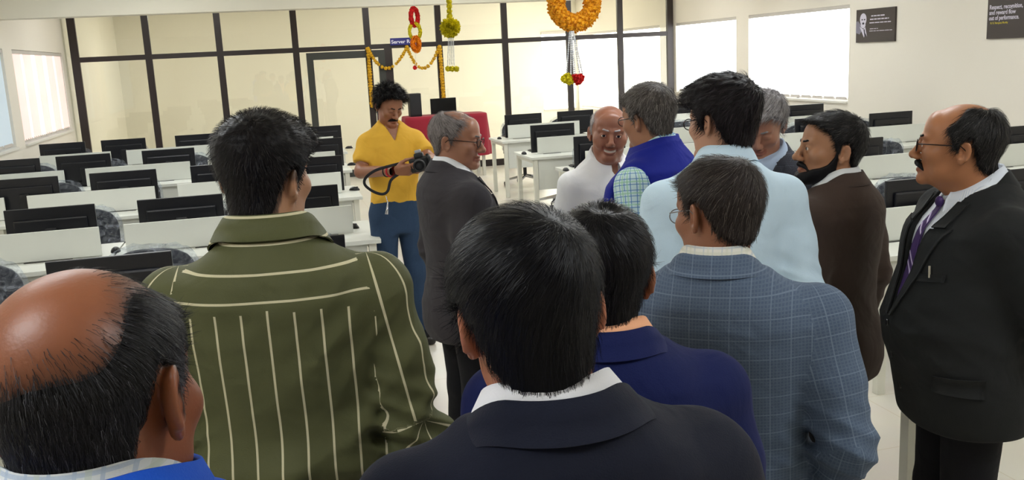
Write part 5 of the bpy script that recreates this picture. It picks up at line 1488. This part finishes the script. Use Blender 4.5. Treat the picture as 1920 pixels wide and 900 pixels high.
# blue vest
m_ck = cloth_mat('blue_green_check', rgb(206, 230, 234), 'check', rgb(70, 128, 190), rgb(150, 205, 165))
PEOPLE.append(dict(seed=8, label='person in a royal blue vest over a light check shirt, turned away', top=(1214, 156), D=3.60, phi=-66, phi_h=-44, pitch=6, roll=-3,
  head=1.06, build=1.12, belly=.03, skin=rgb(160, 112, 84), ch=0.007, hh=0.0036, glasses='dark', neck=1.1,
  hair=dict(dark=rgb(44, 36, 34), light=rgb(150, 144, 138), side=.010, top=.014, line='short', grey=.30, grey_side=.35, n=5200, len=.020, lift=.12, width=.0013, wave=.14, fade=.45),
  wear=dict(shirt=m_ck, vest=cloth_mat('royal_blue_fleece', rgb(22, 34, 138)), trousers=W_dark)))
# light blue shirt
PEOPLE.append(dict(seed=9, label='person in a plain pale blue shirt and spectacles, back to camera', top=(1352, 142), D=2.85, phi=-14, phi_h=-46, pitch=5, roll=4,
  head=1.03, build=1.0, shoulder=.98, skin=rgb(190, 142, 116), ch=0.0065, hh=0.0036, glasses='dark', neck=1.02,
  hair=dict(dark=rgb(18, 14, 17), light=rgb(66, 58, 64), side=.018, top=.028, front=.006, line='low', n=7000, len=.034, lift=.10, width=.0012, wave=.24, sweep=(-.4, .5, 0), rough=.36, grey=.07),
  wear=dict(shirt=cloth_mat('pale_blue_cotton', rgb(204, 228, 246), rough=.75), trousers=W_dark, fold=.0055, cex=1.03)))
# grey-haired man looking down
PEOPLE.append(dict(seed=10, label='person in a dark jacket and light blue collar looking down, half hidden', top=(1430, 172), D=3.72, phi=-155, phi_h=-168, pitch=26, roll=-4, eye_open=.0015,
  head=1.02, skin=rgb(164, 116, 94), ch=0.008, hh=0.0034,
  hair=dict(dark=rgb(84, 78, 78), light=rgb(176, 172, 174), side=.012, top=.022, line='short', grey=.58, n=4500, len=.040, lift=.12, width=.0015, sweep=(.6, .3, 0), wave=.2, rough=.5),
  wear=suit(cloth_mat('dark_slate_check', rgb(52, 54, 64), 'plaid', rgb(110, 116, 132), rgb(58, 60, 70)), cloth_mat('light_blue_shirt', rgb(190, 210, 238)), W_dark)))
# bearded man in brown
PEOPLE.append(dict(seed=11, label='person in a brown suit standing side-on, facing left', top=(1558, 210), D=3.20, phi=-62, phi_h=-108, pitch=-6, roll=2,
  head=1.03, build=1.06, skin=rgb(166, 118, 86), ch=0.007, hh=0.0034, beard=True, moustache=.95,
  hair=dict(dark=rgb(14, 12, 14), light=rgb(90, 86, 84), side=.008, top=.014, line='short', grey=.04, n=5000, len=.022, lift=.14, width=.0013, wave=.14, sweep=(.3, .4, 0)),
  wear=suit(cloth_mat('brown_wool', rgb(62, 49, 43), 'heather', rgb(72, 58, 50)), cloth_mat('offwhite_shirt', rgb(214, 216, 218)), W_dark)))
# blue-grey plaid suit
m_pl = cloth_mat('blue_grey_plaid', rgb(84, 100, 122), 'plaid', rgb(165, 180, 196), rgb(62, 76, 98))
PEOPLE.append(dict(seed=12, label='person in a blue-grey plaid suit and thin spectacles, back to camera', top=(1345, 294), D=2.02, phi=6, phi_h=-38, pitch=10, roll=4,
  head=1.0, build=1.14, shoulder=1.04, skin=rgb(150, 100, 74), ch=0.006, hh=0.0036, glasses='steel', lean=.03, arms={1: ((.275, -.07, 1.10), (.23, .06, .88)), -1: 'down'},
  hair=dict(dark=rgb(38, 31, 30), light=rgb(120, 112, 106), side=.009, top=.011, line='short', bald=[(0.0, -.2, 1, 5, 28, .35)], grey=.10, n=6500, sparse=300, len=.024, lift=.10, width=.0010, wave=.12, sweep=(-.3, .3, 0)),
  wear=suit(m_pl, cloth_mat('pale_check_shirt', rgb(222, 220, 210), 'check', rgb(190, 196, 200), rgb(206, 206, 190)), W_dark, front=False, cex=1.04, jfold=.008)))
# charcoal suit with moustache
PEOPLE.append(dict(seed=13, label='person in a charcoal suit and purple tie standing side-on, facing left', top=(1800, 196), D=2.70, phi=-114, phi_h=-86, pitch=-4, roll=0,
  head=1.05, build=1.16, belly=.08, head_fwd=.03, skin=rgb(172, 116, 80), ch=0.006, hh=0.0034, glasses='dark', moustache=.9, arms={'both': 'back'}, neck=1.08,
  hair=dict(dark=rgb(14, 13, 14), light=rgb(110, 106, 104), side=.011, top=.010, line='short', bald=[(0, .75, .75, 52, 62, 1.0), (0, -.15, 1, 16, 40, .8)], grey=.04, n=5200, sparse=500, len=.028, lift=.06, width=.0011, wave=.12),
  wear=suit(cloth_mat('charcoal_green_wool', rgb(29, 31, 32), 'heather', rgb(36, 37, 37)), cloth_mat('white_pinstripe', rgb(226, 230, 236), 'finestripe', rgb(176, 190, 214)), W_dark, collar_m=cloth_mat('white_collar_cotton', rgb(222, 228, 238)), tie=cloth_mat('purple_silk', rgb(66, 44, 96), rough=.4), pen=True, buttons=3)))
import time as _t
RES = {}
for sp in PEOPLE:
    _a = _t.time(); RES[sp['seed']] = person(sp); print('person', sp['seed'], round(_t.time()-_a, 2), RES[sp['seed']][2], tuple(RES[sp['seed']][0].location))

# ------------------------------------------------------------------ the photographer's camera, strap, bracelet, keys
root3, B3, s3, _ = RES[3]
def w3(u): # unit-figure -> world
    u = np.array(u)*s3; c_, s_ = math.cos(root3.rotation_euler.z), math.sin(root3.rotation_euler.z)
    return np.array([c_*u[0]-s_*u[1], s_*u[0]+c_*u[1], u[2]])+np.array(root3.location)
Rw, Lw = w3(_R_w), w3(_L_w)
axx = (Lw-Rw)/np.linalg.norm(Lw-Rw)                              # camera's long axis
cc = Rw+axx*0.165+np.array([0, 0, 0.012]); toc = C0-cc; toc[2] = 0; toc /= np.linalg.norm(toc)
zz = np.array([0, 0, 1.0]); zz = zz-axx*(zz@axx); zz /= np.linalg.norm(zz); yy = np.cross(zz, axx)
if yy@toc < 0: axx = -axx; yy = np.cross(zz, axx)
dc = empty('dslr_camera'); dc.matrix_world = Matrix(((axx[0], yy[0], zz[0], cc[0]), (axx[1], yy[1], zz[1], cc[1]), (axx[2], yy[2], zz[2], cc[2]), (0, 0, 0, 1)))
M_cam = mat('camera_black', rgb(15, 15, 17), 0.5, bump=0.2, bscale=300)
bq = MB(); bq.box((-.068, -.030, -.048), (.068, .030, .040), .010); bq.box((-.072, .0, -.048), (-.045, .048, .036), .012); bq.box((-.030, -.026, .034), (.030, .034, .066), .010); bq.build('camera_body', M_cam, dc, False)
bq = MB(); bq.lathe([(.034, .028), (.036, .034), (.036, .062), (.039, .066), (.039, .098), (.036, .104), (.030, .106), (.029, .092), (.001, .088)], (.006, 0, -.006), 24, 'y'); bq.build('lens', M_cam, dc, True)
MB().lathe([(.0395, .070), (.0398, .074), (.0398, .090), (.0395, .094)], (.006, 0, -.006), 24, 'y').build('zoom_ring', mat('camera_rubber', rgb(34, 34, 36), .8), dc, True)
boxo('rear_screen', (-.042, -.0325, -.036), (.036, -.0295, .022), mat('camera_screen', rgb(60, 66, 74), .15), dc, .001)
MB().lathe([(.009, .038), (.010, .041), (.010, .048), (.008, .050)], (-.052, .008, 0), 12, 'z').build('mode_dial', M_cam, dc, True)
boxo('flash_unit', (-.020, -.015, .066), (.020, .02, .085), mat('flash_grey', rgb(150, 152, 158), .4), dc, .006)
inv = dc.matrix_world.inverted()
def cpt(x, y, D): return inv @ Vector(at_d(x, y, D))
sp_ = [cpt(752, 306, D3p-.30), cpt(728, 312, D3p-.33), cpt(703, 320, D3p-.33), cpt(686, 333, D3p-.31), cpt(684, 346, D3p-.30), cpt(698, 358, D3p-.30), cpt(716, 364, D3p-.30), cpt(727, 358, D3p-.30), cpt(733, 338, D3p-.30), cpt(748, 326, D3p-.30)]
def smooth(pts, n=6):
    out = []; P_ = [pts[0]]+list(pts)+[pts[-1]]
    for i in range(1, len(P_)-2):
        for k in range(n):
            t = k/n; p0, p1, p2, p3 = P_[i-1], P_[i], P_[i+1], P_[i+2]
            out.append(0.5*((2*p1)+(p2-p0)*t+(2*p0-5*p1+4*p2-p3)*t*t+(3*p1-p0-3*p2+p3)*t**3))
    return out+[pts[-1]]
MB().tube(smooth(sp_), 0.009, 8, flat=(1.0, 0.22)).build('strap', mat('strap_black', rgb(20, 20, 26), .8), dc, True)
tag(dc, 'black camera with a dangling strap held by the person in yellow', 'camera')
# red thread bracelet and key chain are worn: parts of the photographer
fe = (_R_w-_R_e)/np.linalg.norm(_R_w-_R_e); bc = _R_w-fe*0.05
u_ = np.cross(fe, [0, 0, 1.0]); u_ /= np.linalg.norm(u_); v_ = np.cross(fe, u_)
for dx_, nm, mm, rr_ in ((0.0, 'bracelet', mat('red_thread', rgb(200, 30, 44), .7), .0065), (-0.035, 'wrist_band', M_cam, .006)):
    MB().loop([Vector((bc+fe*dx_+(u_*math.cos(a)+v_*math.sin(a))*0.0315)*s3) for a in np.linspace(0, 6.283, 20, endpoint=False)], rr_, 6).build(nm, mm, root3, True)
kp = [to_unit(P3, at_d(x, y, D3p-0.17))*s3 for x, y in ((724, 368), (727, 380), (726, 392), (725, 402))]
MB().tube([Vector(p) for p in kp], [.003, .004, .008, .012], 6).build('key_chain', M_chrome, root3, True)
